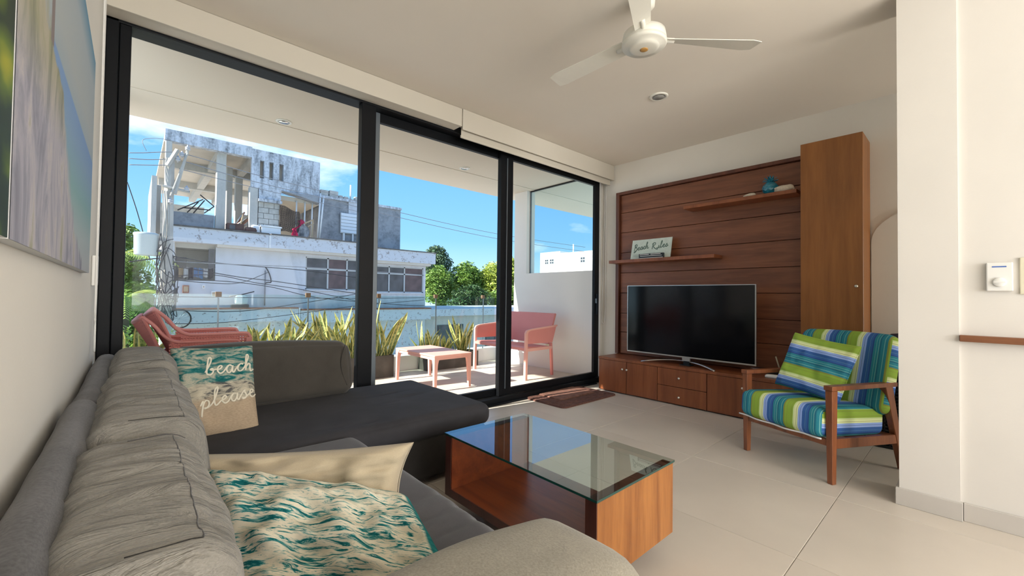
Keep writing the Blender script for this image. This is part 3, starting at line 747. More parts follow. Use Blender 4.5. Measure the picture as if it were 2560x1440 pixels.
bm.faces.new(prev[::-1]); bmesh.ops.recalc_face_normals(bm, faces=bm.faces)
obj('stand_bar', bm, 'silver', tv, True)
box('stand_foot', 4.16, 4.25, 1.91, 2.02, .390, .400, 'plastic_black', tv, .003, 2); box('stand_neck', 4.168, 4.20, 1.915, 1.995, .438, .472, 'silver', tv, .002, 1)
box('neck_core', 4.19, 4.23, 1.93, 1.99, .395, .50, 'plastic_black', tv)
# things on the console
rt = thing('router', 'black internet router with a thin antenna on the console right of the television', 'router', (4.40, 1.25, .39))
box('body', 4.36, 4.47, 1.12, 1.40, .390, .425, 'plastic_black', rt, .006, 2); box('trim', 4.355, 4.362, 1.12, 1.40, .418, .424, 'silver', rt)
tubes('antenna', [[(4.36, 1.17, .42), (4.35, 1.205, .556)]], .006, 'cream_plastic', rt, 8)
tubes('loop_wire', [[(4.352, 1.41, .391), (4.352, 1.41, .428), (4.352, 1.11, .428), (4.352, 1.11, .391)]], .0025, 'silver', rt)
ph = thing('white_handset', 'white wireless handset lying on the console behind the armchair', 'handset', (4.15, 1.14, .39))
softbox('body', 4.11, 4.17, 1.05, 1.225, .391, .418, .012, 'white_plastic', ph, 10, (0, 0, .004)); box('base_pad', 4.12, 4.16, 1.07, 1.18, .390, .392, 'plastic_black', ph)
# things on the shelves
sg = thing('beach_sign', 'pale green wooden sign reading Beach Rules on the lower shelf', 'sign', (4.40, 2.45, 1.52))
bm = bmesh.new(); prism(bm, [(4.338, 1.5205), (4.350, 1.5205), (4.402, 1.752), (4.390, 1.752)], 'Y', 2.216, 2.706); obj('board', bm, 'sign_board', sg)
def on_sign(u, v, lift=.0012):   # u 0..1 left to right, v 0..1 upwards
    return Vector((4.338+.052*v-lift, 2.706-.490*u, 1.5205+.2315*v))
nS = Vector((-1, 0, .22)).normalized(); bm = bmesh.new()
for txt, u0, u1, v0, v1 in (('Beach', .07, .45, .45, .53), ('Rules', .53, .93, .47, .56)):
    paths, wd = write(txt)
    for p in paths: ribbon(bm, [on_sign(u0+(u1-u0)*q.x/wd, v0+(v1-v0)*q.x/wd+q.y*.145) for q in p], .0095, nS)
obj('lettering', bm, 'sign_ink', sg)
bm = bmesh.new(); BL = {'R': [[(0, 0), (0, 1), (.6, 1), (.7, .75), (.6, .5), (0, .5)], [(.3, .5), (.7, 0)]], 'E': [[(.7, 0), (0, 0), (0, 1), (.7, 1)], [(0, .5), (.5, .5)]], 'L': [[(0, 1), (0, 0), (.6, 0)]], 'A': [[(0, 0), (.35, 1), (.7, 0)], [(.15, .4), (.55, .4)]], 'X': [[(0, 0), (.7, 1)], [(0, 1), (.7, 0)]]}
for i, ch in enumerate('RELAX'):
    for s in BL[ch]: ribbon(bm, [on_sign(.08+i*.060+a*.055, .12+b*.14) for a, b in s], .0035, nS)
obj('small_lettering', bm, 'sign_faint', sg)
sb = thing('plaque', 'small black block plaque with white lines in front of the beach sign', 'plaque', (4.30, 2.41, 1.52))
box('block', 4.290, 4.318, 2.268, 2.565, 1.5205, 1.575, 'plastic_black', sb, .002, 1)
boxes('white_lines', [(4.2885, 4.2900, 2.285, 2.550, 1.545, 1.551), (4.2885, 4.2900, 2.275, 2.560, 1.522, 1.529), (4.2885, 4.2900, 2.44, 2.552, 1.562, 1.569), (4.2885, 4.2900, 2.30, 2.42, 1.562, 1.569)], 'cloth_white', sb)
pa = thing('pineapple_figurine', 'glossy teal ceramic pineapple figurine on the upper shelf', 'figurine', (4.345, 1.247, 2.043))
bm = bmesh.new(); rings = []; NN = 40; nr = 26
for j in range(nr+1):
    t = j/nr; z = .118*t; r = .071*math.sin(PI*(.10+.80*t))**.75*(1-.12*t)
    ring = []
    for k in range(NN):
        a = 2*PI*k/NN
        g = max(abs(math.sin(4*a+t*13)), .0)*max(abs(math.sin(4*a-t*13)), .0)
        rr = r*(.93+.11*g**.6); ring.append(bm.verts.new((4.345+rr*math.cos(a), 1.247+rr*math.sin(a), 2.0435+z)))
    rings.append(ring)
for a, b in zip(rings, rings[1:]):
    for k in range(NN): bm.faces.new((a[k], a[(k+1) % NN], b[(k+1) % NN], b[k]))
bm.faces.new(rings[0][::-1]); bm.faces.new(rings[-1]); obj('fruit', bm, 'pineapple_glaze', pa, True)
for ring, (nl, ln, tilt, z0) in enumerate(((8, .052, 1.0, .112), (7, .058, .62, .118), (5, .060, .25, .122))):
    for k in range(nl):
        a = 2*PI*k/nl+ring*.4; bm = bmesh.new(); prev = None
        for i in range(6):
            t = i/5; rad = .010+ln*math.sin(tilt)*(t+.25*t*t); z = z0+ln*math.cos(tilt)*(t-.35*t**3*tilt); w = .015*(1-t**1.8)+.0008
            c = Vector((4.345+rad*math.cos(a), 1.247+rad*math.sin(a), 2.043+z)); s = Vector((-math.sin(a), math.cos(a), 0))*w; dn = Vector((0, 0, -.004))
            cur = [bm.verts.new(c-s), bm.verts.new(c+dn*-.8), bm.verts.new(c+s), bm.verts.new(c+dn)]
            if prev:
                for q in range(4): bm.faces.new((prev[q], prev[(q+1) % 4], cur[(q+1) % 4], cur[q]))
            prev = cur
        bmesh.ops.recalc_face_normals(bm, faces=bm.faces); obj('crown_leaf', bm, 'pineapple_glaze', pa, True)
def rock(name, c, rad, seed, label, cat, rotz=0, amp=.18, taper=0):
    bm = bmesh.new(); bmesh.ops.create_icosphere(bm, subdivisions=4, radius=1)
    R = Matrix.Rotation(rotz, 3, 'Z')
    for v in bm.verts:
        p = v.co.copy(); n = 1+amp*noise.noise(p*1.6+Vector((seed, 0, 0)))+amp*.4*noise.noise(p*5+Vector((seed, 3, 0)))
        q = Vector((p.x*rad[0]*n*(1-taper*.5*(p.y+1)), p.y*rad[1]*n, p.z*rad[2]*n*(1-taper*.42*(p.y+1))))
        if q.z < -rad[2]*.8: q.z = -rad[2]*.8
        v.co = R@q + Vector((c[0], c[1], c[2]+rad[2]*.8))
    return tag(recenter(obj(name, bm, 'shell_white', None, True)), label, cat)
rock('coral_stone', (4.315, 1.128, 2.0432), (.038, .080, .034), 3, 'knobbly white coral stone beside the pineapple', 'stone', 0, .22)
rock('seashell', (4.33, 1.42, 2.0432), (.028, .055, .026), 8, 'small pointed white seashell on the upper shelf', 'shell', 0, .06, .75)

# ================================================================ armchair
A_ = Vector((3.270, 1.085, 0)); B_ = Vector((3.053, .559, 0)); w_ = (B_-A_).normalized(); b_ = Vector((-w_.y, w_.x, 0))
if b_.x < 0: b_ = -b_
O_ = (A_+B_)/2
def L(s, d, z): return O_ + w_*s + b_*d + Vector((0, 0, z))     # s across (towards the pier), d depth towards the back
HW = (B_-A_).length/2
ch = thing('armchair', 'wooden armchair upholstered in blue and green stripes beside the pier', 'chair', L(0, .3, 0))
def bar(name, corners, mat, par):
    """box from two end quads (lists of 4 points)"""
    bm = bmesh.new(); a = [bm.verts.new(p) for p in corners[0]]; c = [bm.verts.new(p) for p in corners[1]]
    bm.faces.new(a); bm.faces.new(c[::-1])
    for k in range(4): bm.faces.new((a[k], c[k], c[(k+1) % 4], a[(k+1) % 4]))
    bmesh.ops.recalc_face_normals(bm, faces=bm.faces)
    bmesh.ops.bevel(bm, geom=list(bm.edges), offset=.003, segments=1, affect='EDGES')
    return obj(name, bm, mat, par)
def quad(s, d, z, hs, hd, vert=True):
    return [L(s-hs, d-hd, z), L(s+hs, d-hd, z), L(s+hs, d+hd, z), L(s-hs, d+hd, z)]
for sg_ in (-1, 1):
    s = sg_*HW
    bar('leg', [quad(s, 0, .0, .016, .017), quad(s, 0, .545, .021, .024)], 'wood_chair', ch)
    # sloping rear leg and the slanted back post
    bar('leg', [quad(s, .66, 0, .016, .017), quad(s, .50, .545, .020, .036)], 'wood_chair', ch)
    bar('arm_rest', [[L(s-.026, -.03, .545), L(s+.026, -.03, .545), L(s+.026, -.03, .572), L(s-.026, -.03, .572)], [L(s-.022, .58, .535), L(s+.022, .58, .535), L(s+.022, .58, .562), L(s-.022, .58, .562)]], 'wood_chair', ch)
    bar('side_rail', [[L(s-.014, .02, .205), L(s+.014, .02, .205), L(s+.014, .02, .262), L(s-.014, .02, .262)], [L(s-.014, .60, .175), L(s+.014, .60, .175), L(s+.014, .60, .232), L(s-.014, .60, .232)]], 'wood_chair', ch)
bar('front_rail', [[L(-HW, -.012, .215), L(-HW, .012, .215), L(-HW, .012, .255), L(-HW, -.012, .255)], [L(HW, -.012, .215), L(HW, .012, .215), L(HW, .012, .255), L(HW, -.012, .255)]], 'wood_chair', ch)
bar('rear_rail', [[L(-HW, .54, .19), L(-HW, .565, .19), L(-HW, .565, .235), L(-HW, .54, .235)], [L(HW, .54, .19), L(HW, .565, .19), L(HW, .565, .235), L(HW, .54, .235)]], 'wood_chair', ch)
def striped(o, fn):
    ul = o.data.uv_layers.new(name='UVMap')
    for p in o.data.polygons:
        for li in p.loop_indices:
            ul.data[li].uv = fn(o.data.vertices[o.data.loops[li].vertex_index].co, p.normal)
def chairsoft(name, s0, s1, d0, d1, z0, z1, r, tilt, pivot, n=18, bulge=(0, 0, .012)):
    o = softbox(name, s0, s1, d0, d1, z0, z1, r, 'stripe_fabric', ch, n, bulge)
    Rm = Matrix.Rotation(tilt, 4, 'X'); T = Matrix.Translation(pivot)
    loc = [v.co.copy() for v in o.data.vertices]
    sc = (s0+s1)/2; hw = (s1-s0)/2; zt = z1
    ul = o.data.uv_layers.new(name='UVMap')
    for p in o.data.polygons:
        side = abs(p.normal.x) > .75
        for li in p.loop_indices:
            c = loc[o.data.loops[li].vertex_index]
            u = c.x-s0
            if side: u = (hw*2 + (zt-c.z)) if p.normal.x > 0 else -(zt-c.z)
            ul.data[li].uv = (u+.10, c.y)
    for v, c in zip(o.data.vertices, loc):
        q = (T @ Rm @ T.inverted()) @ c; v.co = L(q.x, q.y, q.z)
    return o
chairsoft('seat_cushion', -HW+.018-.045, HW-.022, -.055, .54, .255, .432, .05, math.radians(-4), Vector((0, 0, .26)))
chairsoft('back_cushion', -HW+.02-.03, HW+.018, .44, .575, .36, .865, .055, math.radians(-14), Vector((0, .5, .40)))
tubes('piping', [[L(-HW-.02+(2*HW)*k/20, -.052+.008*math.sin(k*.9), .262-.006*math.sin(PI*k/20)) for k in range(21)]], .005, 'cloth_white', ch)
sp_ = thing('striped_pillow', 'square striped throw pillow leaning on the armchair back', 'pillow', L(0, .3, .44))
def remap(o):
    ul = o.data.uv_layers['UVMap']
    for l in ul.data: l.uv = (.395*(1-l.uv[1])+.21, l.uv[0])
o, _ = pillow('cover', L(-.155, .31, .842), L(.225, .375, .782), L(-.225, .20, .470), .15, 'stripe_fabric', sp_, seed=4, wr=.006); remap(o)

# ================================================================ small interior things
# basket and cap standing between armchair and wall
bk = thing('plastic_basket', 'dark perforated plastic basket on the floor behind the armchair', 'basket', (4.28, .33, 0))
bars = []
for k in range(15): y = .16+.385*k/14; bars += [(4.08, 4.09, y-.004, y+.004, .02, .70)]
for k in range(27): z = .03+.025*k; bars += [(4.08, 4.09, .15, .555, z, z+.009)]
boxes('mesh_side', bars, 'plastic_black', bk, kind='stuff'); boxes('shell', [(4.091, 4.10, .15, .555, .0, .02), (4.10, 4.44, .15, .16, 0, .72), (4.10, 4.44, .545, .555, 0, .72), (4.43, 4.44, .16, .545, 0, .72), (4.10, 4.43, .16, .545, 0, .01)], 'plastic_black', bk); boxes('rim', [(4.07, 4.45, .14, .565, .70, .725)], 'plastic_black', bk, .006)
cp = thing('black_hat', 'black brimmed hat lying on top of the basket behind the armchair', 'hat', (4.28, .36, .725))
lathe('crown', [(.10, .726), (.105, .76), (.09, .80), (.055, .825), (.01, .832)], (4.28, .36, 0), 'cloth_dark', cp, 24); lathe('brim', [(.165, .726), (.165, .731), (.09, .735)], (4.27, .40, 0), 'cloth_dark', cp, 24)
# door mats
def matshape(name, x0, x1, y0, y1, z0, z1, r, mat, par):
    bm = bmesh.new(); poly = []
    for cx, cy, a0 in ((x1-r, y1-r, 0), (x0+r, y1-r, PI/2), (x0+r, y0+r, PI), (x1-r, y0+r, 1.5*PI)):
        for k in range(7): a = a0+PI/2*k/6; poly.append((cx+r*math.cos(a), cy+r*math.sin(a)))
    prism(bm, poly, 'Z', z0, z1); bmesh.ops.bevel(bm, geom=[e for e in bm.edges if all(v.co.z > z1-1e-5 for v in e.verts)], offset=min(.005, (z1-z0)*.45), segments=2, affect='EDGES')
    return obj(name, bm, mat, par)
mt = thing('door_mat', 'dark brown textured door mat inside the sliding door', 'mat', (3.55, 2.9, 0))
matshape('pile', 3.085, 3.985, 2.635, 3.175, .0, .014, .06, 'mat_brown', mt)
motif = []
bm = bmesh.new()
for k in range(16):
    x = 3.16+.75*((k % 8)/7); y = 2.72 if k < 8 else 2.80
    if k >= 8: x = 3.14+.10*((k % 8) % 2); y = 2.80+.045*(k % 8)
    pts = [(x+.035*math.cos(a), y+.022*math.sin(a), .0145) for a in [2*PI*i/8 for i in range(9)]]; tube(bm, pts, .0035, 5, False)
obj('embossed_motif', bm, 'mat_brown', mt, True, kind='stuff')
m2 = thing('small_mat', 'smaller lighter brown mat lying on the big door mat', 'mat', (3.5, 2.98, .0155))
matshape('pile', 3.27, 3.86, 2.83, 3.165, .0165, .026, .035, 'mat_small', m2)
# valances and roller blind
va = thing('valance', 'left beige roller-blind valance along the ceiling over the fixed window', 'valance', (1.0, 3.1, 2.57), 'beige valances above the windows')
box('fascia', XL+.001, 2.152, 3.058, 3.072, 2.590, 2.7485, 'valance', va, .002, 1); box('underside', XL+.001, 2.152, 3.072, 3.19, 2.594, 2.606, 'valance', va)
vb = thing('valance', 'right beige roller-blind valance running to the television wall', 'valance', (3.3, 3.1, 2.56), 'beige valances above the windows')
box('fascia', 2.156, 4.497, 3.052, 3.066, 2.562, 2.7485, 'valance', vb, .002, 1); box('end_cap', 4.497, 4.512, 3.052, 3.22, 2.562, 2.7485, 'valance', vb, .002, 1)
rb = thing('roller_blind', 'rolled-up beige blind peeking below the right valance', 'blind', (3.3, 3.12, 2.5))
lathe('roll', [(.04, 2.16), (.042, 2.17), (.042, 4.46), (.04, 4.47)], (0, 3.125, 2.655), 'blind_cloth', rb, 20, 'X')
for _o in (bpy.data.objects[-1:] if False else []): pass
box('cloth', 2.165, 4.468, 3.088, 3.092, 2.520, 2.66, 'blind_cloth', rb); box('hem_bar', 2.160, 4.472, 3.082, 3.098, 2.498, 2.524, 'blind_cloth', rb, .004, 2)
def chain(name, pts, label, group):
    t = thing(name, label, 'chain', pts[0], group)
    tubes('bead_chain', [pts], .0042, 'white_plastic', t, 6); return t
c1 = chain('blind_chain', smooth_path([(XL+.012, 2.86, 2.58), (XL+.012, 2.85, 1.2), (XL+.013, 2.80, .90), (XL+.016, 2.74, .80), (XL+.018, 2.70, .86), (XL+.017, 2.70, 1.2), (XL+.014, 2.74, 2.58)], 8), 'white bead chain hanging on the left wall beside the black frame', 'blind chains')
box('bracket', XL+.001, XL+.022, 2.70, 2.74, 1.10, 1.24, 'white_plastic', c1, .003, 1)
chain('blind_chain', smooth_path([(4.495, 3.165, 2.56), (4.493, 3.165, 1.3), (4.490, 3.165, .85), (4.490, 3.19, .735), (4.490, 3.215, .85), (4.493, 3.20, 1.4), (4.495, 3.18, 2.56)], 8), 'thin bead chain loop hanging beside the television wall corner', 'blind chains')
# canvases on the left wall
def canvas(name, y0, y1, z0, z1, mat, label):
    c = thing(name, label, 'canvas', (XL, (y0+y1)/2, z0))
    f = box('stretcher', XL+.001, XL+.019, y0, y1, z0, z1, 'cloth_white', c)
    me = bpy.data.meshes.new('print'); x = XL+.020
    me.from_pydata([(x, y0, z0), (x, y1, z0), (x, y1, z1), (x, y0, z1)], [], [(0, 1, 2, 3)]); ul = me.uv_layers.new(name='UVMap')
    for l, uv in zip(ul.data, ((0, 0), (1, 0), (1, 1), (0, 1))): l.uv = uv
    me.materials.append(MATS[mat]); o = bpy.data.objects.new('print', me); COL.objects.link(o); o.parent = c; o.matrix_parent_inverse = c.matrix_basis.inverted()
canvas('canvas_print', .845, 2.205, 1.142, 1.930, 'canvas_beach', 'large canvas print of a rocky beach on the left wall')
canvas('canvas_print', -.55, .832, 1.142, 1.930, 'canvas_leaves', 'dark canvas print of green and yellow leaves at the left edge')
# thermostat and switch
th = thing('thermostat', 'white wall thermostat with dial and blue mark on the right wall', 'thermostat', (3.05, -.088, 1.13))
box('case', 3.032, 3.056, -.130, -.047, 1.128, 1.263, 'white_plastic', th, .004, 2)
lathe('dial', [(.022, 0), (.022, -.008), (.018, -.011)], (3.032, -.088, 1.170), 'white_plastic', th, 24, 'X'); box('dial_grip', 3.018, 3.022, -.106, -.070, 1.1675, 1.1725, 'white_plastic', th)
box('blue_mark', 3.0312, 3.0322, -.110, -.065, 1.240, 1.246, 'blue_print', th)
sw = thing('light_switch', 'cream light switch plate cut off at the right edge', 'switch', (3.05, -.21, 1.115))
box('plate', 3.045, 3.056, -.27, -.150, 1.113, 1.284, 'cream_plastic', sw, .003, 2); box('rocker', 3.039, 3.046, -.235, -.185, 1.15, 1.25, 'cream_plastic', sw, .003, 1)
# ceiling fan
fx, fy = 2.072, 1.215
fn = thing('ceiling_fan', 'white three-blade ceiling fan with round hub', 'fan', (fx, fy, 2.45))
lathe('rod', [(.012, 2.56), (.012, 2.72)], (fx, fy, 0), 'fan_white', fn, 16); lathe('canopy', [(.03, 2.67), (.055, 2.69), (.06, 2.749)], (fx, fy, 0), 'fan_white', fn, 32)
lathe('motor', [(.005, 2.452), (.060, 2.453), (.080, 2.460), (.082, 2.466), (.112, 2.468), (.120, 2.476), (.120, 2.490), (.114, 2.494), (.114, 2.500), (.118, 2.504), (.112, 2.54), (.06, 2.555), (.01, 2.568)], (fx, fy, 0), 'fan_white', fn, 48)
lathe('centre_cap', [(.021, 2.4525), (.022, 2.450), (.015, 2.4485)], (fx, fy, 0), 'orange_wood', fn, 24)
for deg in (91, 207, 322):
    a = math.radians(deg); u = Vector((math.cos(a), math.sin(a), 0)); s = Vector((-u.y, u.x, 0)); bm = bmesh.new(); prev = None
    for i in range(11):
        t = i/10; r = .12+.53*t; w = .040+.026*t if i < 10 else .052; tw = .016*(1-.4*t)
        c = Vector((fx, fy, 2.512))+u*r
        cur = [bm.verts.new(c-s*w+Vector((0, 0, -tw-.002))), bm.verts.new(c+s*w+Vector((0, 0, tw-.002))), bm.verts.new(c+s*w+Vector((0, 0, tw+.002))), bm.verts.new(c-s*w+Vector((0, 0, -tw+.002)))]
        if prev:
            for k in range(4): bm.faces.new((prev[k], prev[(k+1) % 4], cur[(k+1) % 4], cur[k]))
        else: bm.faces.new(cur)
        prev = cur
    bm.faces.new(prev[::-1]); bmesh.ops.recalc_face_normals(bm, faces=bm.faces)
    bl = obj('blade', bm, 'fan_white', fn)
    bm = bmesh.new(); c0 = Vector((fx, fy, 2.512)); tube(bm, [c0+u*.085, c0+u*.17], .014, 8); obj('blade_arm', bm, 'fan_white', bl, True)
def downlight(x, y, z, r, label, lens='lens_grey'):
    d = thing('downlight', label, 'downlight', (x, y, z), 'recessed downlights')
    lathe('ring', [(r*.66, -.001), (r*.72, -.008), (r*.92, -.009), (r, -.004), (r, .002)], (x, y, z), 'fan_white', d, 32); lathe('lens', [(r*.64, -.004), (r*.64, -.0035), (r*.3, -.002)], (x, y, z-.006), lens, d, 24)
downlight(3.200, 1.738, ZC-.001, .074, 'recessed white downlight with grey lens in the living room ceiling')
downlight(1.062, 4.515, 2.7548, .070, 'recessed downlight in the balcony soffit seen through the left pane', 'chrome')
downlight(3.205, 4.485, 2.7548, .070, 'recessed downlight in the balcony soffit seen through the middle door', 'chrome')
# ================================================================ balcony things
pt = thing('pink_table', 'low coral-pink plastic table on the balcony', 'table', (2.745, 4.46, 0))
TX0, TX1, TY0, TY1, TZ = 2.49, 3.005, 4.0, 4.93, .405
bm = bmesh.new(); bx(bm, TX0, TX1, TY0, TY1, TZ-.022, TZ, .010, 3); obj('top', bm, 'pink_light', pt)
boxes('apron', [(TX0+.012, TX0+.024, TY0+.05, TY1-.05, TZ-.055, TZ-.02), (TX1-.024, TX1-.012, TY0+.05, TY1-.05, TZ-.055, TZ-.02), (TX0+.05, TX1-.05, TY0+.012, TY0+.024, TZ-.055, TZ-.02), (TX0+.05, TX1-.05, TY1-.024, TY1-.012, TZ-.055, TZ-.02)], 'pink_light', pt)
for x, y in ((TX0, TY0), (TX1, TY0), (TX1, TY1), (TX0, TY1)):
    sx = 1 if x == TX0 else -1; sy = 1 if y == TY0 else -1; bm = bmesh.new(); prev = None
    for z, w in ((0, .030), (.20, .038), (.30, .044), (.345, .056), (.372, .082), (.385, .11)):
        x2, y2 = x+sx*.006, y+sy*.006
        cur = [bm.verts.new(p) for p in ((x2, y2, z), (x2+sx*w, y2, z), (x2+sx*min(w, .05), y2+sy*min(w, .05), z), (x2, y2+sy*w, z))]
        if prev:
            for k in range(4): bm.faces.new((prev[k], prev[(k+1) % 4], cur[(k+1) % 4], cur[k]))
        else: bm.faces.new(cur)
        prev = cur
    bm.faces.new(prev[::-1]); bmesh.ops.recalc_face_normals(bm, faces=bm.faces); obj('leg', bm, 'pink_light', pt)
# bench
be = thing('pink_bench', 'coral-pink two-seat plastic bench against the balcony end wall', 'bench', (4.05, 4.4, 0))
BY0, BY1 = 3.855, 4.925
bm = bmesh.new(); prism(bm, [(3.745, .375), (3.745, .410), (3.78, .425), (4.18, .405), (4.25, .40), (4.25, .375)], 'Y', BY0+.012, BY1-.012); obj('seat', bm, 'pink_plastic', be)
bm = bmesh.new(); prism(bm, [(4.215, .43), (4.24, .43), (4.385, .832), (4.372, .845), (4.350, .838)], 'Y', BY0+.045, BY1+.03); obj('backrest', bm, 'pink_plastic', be)
def curvebar(path, wx, wy, mat, name, par):
    bm = bmesh.new(); prev = None
    for p in path:
        p = Vector(p); cur = [bm.verts.new(p+Vector((a*wx, b*wy, 0))) for a, b in ((-1, -1), (1, -1), (1, 1), (-1, 1))]
        if prev:
            for k in range(4): bm.faces.new((prev[k], prev[(k+1) % 4], cur[(k+1) % 4], cur[k]))
        else: bm.faces.new(cur)
        prev = cur
    bm.faces.new(prev[::-1]); bmesh.ops.recalc_face_normals(bm, faces=bm.faces); return obj(name, bm, mat, par)
for y, yl in ((BY0, 1), (BY1, -1)):
    poly = [(3.775, .600), (3.80, .628), (3.86, .640), (4.33, .668), (4.315, .62), (4.255, .455), (3.79, .462), (3.775, .48)]
    bm = bmesh.new(); prism(bm, poly, 'Y', y-.004, y+.010); obj('arm_panel', bm, 'pink_plastic', be)
    bm = bmesh.new(); prism(bm, [(3.742, .38), (3.742, .60), (3.765, .635), (3.83, .652), (4.345, .690), (4.338, .668), (3.84, .634), (3.79, .618), (3.776, .59), (3.776, .38)], 'Y', y-.016, y+.016); obj('arm_frame', bm, 'pink_light', be)
    curvebar([(3.752, y, 0), (3.756, y, .30), (3.760, y, .39)], .018, .019, 'pink_light', 'leg', be)
    curvebar([(4.310, y+.05*yl, 0), (4.255, y+.02*yl, .36), (4.235, y+.01*yl, .45)], .016, .016, 'pink_plastic', 'leg', be)
    bm = bmesh.new(); prism(bm, [(3.76, .365), (3.76, .405), (4.24, .405), (4.24, .37)], 'Y', y-.012, y+.012); obj('side_rail', bm, 'pink_light', be)
# stacked lattice armchairs
def net_chair(ox, oz, label):
    c = thing('pink_chair', label, 'chair', (.4+ox, 4.25, oz), 'stacked pink chairs')
    ya, yb = 3.98, 4.52
    def P(x, y, z): return Vector((x+ox, y, z+oz))
    prof = smooth_path([(.595, 0, 0), (.630, 0, .40), (.655, 0, .62), (.648, 0, .68), (.60, 0, .700), (.32, 0, .700), (.235, 0, .712), (.175, 0, .76), (.125, 0, .83), (.060, 0, .893)], 5)
    k0 = 18
    for y in (ya, yb):
        tubes('arm_rim', [[P(p.x, y, p.z) for p in prof[10:]]], .0125, 'pink_plastic', c, 8)
        curvebar([P(.595, y, 0), P(.632, y, .42), P(.648, y, .665)], .020, .016, 'pink_plastic', 'leg', c)
        curvebar([P(.10, y, 0), P(.20, y, .40), P(.225, y, .60)], .018, .014, 'pink_plastic', 'leg', c)
        bars = []; bm = bmesh.new()
        for j in range(13): z = .43+.021*j; tube(bm, [P(.215-(z-.43)*.02, y, z), P(.635, y, z)], .0075, 4)
        for j in range(24): x = .225+.0178*j; tube(bm, [P(x, y, .43), P(x, y, .694)], .0062, 4)
        obj('side_lattice', bm, 'pink_plastic', c, kind='stuff')
    bm = bmesh.new()
    def back(t, y):   # t 0..1 up the back
        m = 1-((y-4.25)/.27)**2
        return P(.215-.155*t**1.3-.05*m*(.3+.7*t), y, .44+.45*t-.045*m*t)
    for j in range(23): tube(bm, [back(t/8, ya+.54*j/22) for t in range(9)], .0100, 4)
    for j in range(20): t = j/19; tube(bm, [back(t, ya+.54*k/12) for k in range(13)], .0085, 4)
    obj('back_lattice', bm, 'pink_plastic', c, kind='stuff')
    tubes('top_rim', [[back(1, ya+.54*k/14) for k in range(15)]], .013, 'pink_plastic', c, 8)
    bm = bmesh.new()
    for j in range(22): y = ya+.01+.52*j/21; tube(bm, [P(.20, y, .43), P(.64, y, .445)], .0062, 4)
    for j in range(16): x = .21+.43*j/15; tube(bm, [P(x, ya, .43+(x-.2)*.03), P(x, yb, .43+(x-.2)*.03)], .005, 4)
    obj('seat_lattice', bm, 'pink_plastic', c, kind='stuff'); return c
net_chair(0, 0, 'lower pink lattice armchair of the stacked pair behind the sofa')
net_chair(.068, .052, 'upper pink lattice armchair resting in the stacked pair behind the sofa')
# planters and snake plants
def planter(x0, x1, y0, y1, h, label, joints=True):
    p = thing('planter', label, 'planter', ((x0+x1)/2, (y0+y1)/2, 0), 'dark rectangular planters')
    t = .018
    boxes('wall', [(x0, x1, y0, y0+t, 0, h), (x0, x1, y1-t, y1, 0, h), (x0, x0+t, y0+t, y1-t, 0, h), (x1-t, x1, y0+t, y1-t, 0, h), (x0+t, x1-t, y0+t, y1-t, 0, .02)], 'planter_grey', p)
    box('soil', x0+t, x1-t, y0+t, y1-t, .02, h-.03, 'soil', p, kind='stuff')
    if joints: box('seam', (x0+x1)/2-.002, (x0+x1)/2+.002, y0-.001, y0, 0, h, 'dark_rim', p)
planter(-.16, .58, 5.10, 5.38, .28, 'dark planter at the left end of the balcony, mostly hidden by the sofa')
planter(.78, 1.50, 5.12, 5.40, .28, 'dark planter behind the stacked pink chairs')
planter(1.66, 2.575, 5.13, 5.41, .285, 'dark tall planter behind the window mullion', False)
planter(3.11, 4.015, 5.18, 5.44, .225, 'dark grey planter behind the pink table')
def snake_plant(x, y, z, hgt, nl, spread, seed, label):
    rnd = random.Random(seed); p = thing('snake_plant', label, 'plant', (x, y, z), 'variegated snake plants along the balustrade')
    for i in range(nl):
        a = rnd.uniform(0, 2*PI); ln = hgt*rnd.uniform(.55, 1.0); lean = rnd.uniform(.05, .55)*spread; cv = rnd.uniform(-.1, .5)*spread
        bx0 = x+rnd.uniform(-1, 1)*.13*spread; by0 = y+rnd.uniform(-1, 1)*.05
        wd = rnd.uniform(.030, .048); tw = rnd.uniform(-.9, .9); fa = rnd.uniform(0, PI)
        verts = []; faces = []; uvs = []; n = 9
        dx, dy = math.cos(a), math.sin(a)*.45
        for j in range(n+1):
            t = j/n; off = ln*(lean*t+cv*t*t*.6); zz = z-.02+ln*t*(1-.18*(lean+cv*t)**2)
            c = Vector((bx0+dx*off, min(by0+dy*off, 5.47), zz)); w = wd*(.55+.9*t-.35*t*t)*(1-t**5)+.0008
            ang = fa+tw*t; s = Vector((math.cos(ang), math.sin(ang)*.6, 0)); nn = Vector((-math.sin(ang), math.cos(ang), 0))
            verts += [c-s*w+nn*w*.35, c, c+s*w+nn*w*.35]; uvs += [(0, t*ln), (.5, t*ln), (1, t*ln)]
            if j: b = 3*j; faces += [(b-3, b-2, b+1, b), (b-2, b-1, b+2, b+1)]
        me = bpy.data.meshes.new('leaf'); me.from_pydata(verts, [], faces); ul = me.uv_layers.new(name='UVMap')
        for l in me.loops: ul.data[l.index].uv = uvs[l.vertex_index]
        me.materials.append(MATS['snake_leaf']); me.polygons.foreach_set('use_smooth', [True]*len(faces))
        o = bpy.data.objects.new('leaf', me); COL.objects.link(o); o.parent = p; o.matrix_parent_inverse = p.matrix_basis.inverted()
snake_plant(.02, 5.22, .25, .66, 10, 1.0, 4, 'snake plant at the left edge of the window beside the black frame')
snake_plant(.98, 5.26, .25, .56, 18, 1.15, 1, 'snake plant rising just right of the stacked pink chairs')
snake_plant(1.28, 5.26, .25, .62, 18, 1.1, 12, 'snake plant left of the biggest clump, above the charcoal cushion')
snake_plant(1.76, 5.27, .255, .74, 26, 1.2, 3, 'biggest snake plant clump left of the window mullion')
snake_plant(2.10, 5.27, .255, .66, 18, 1.0, 14, 'snake plant partly hidden by the window mullion')
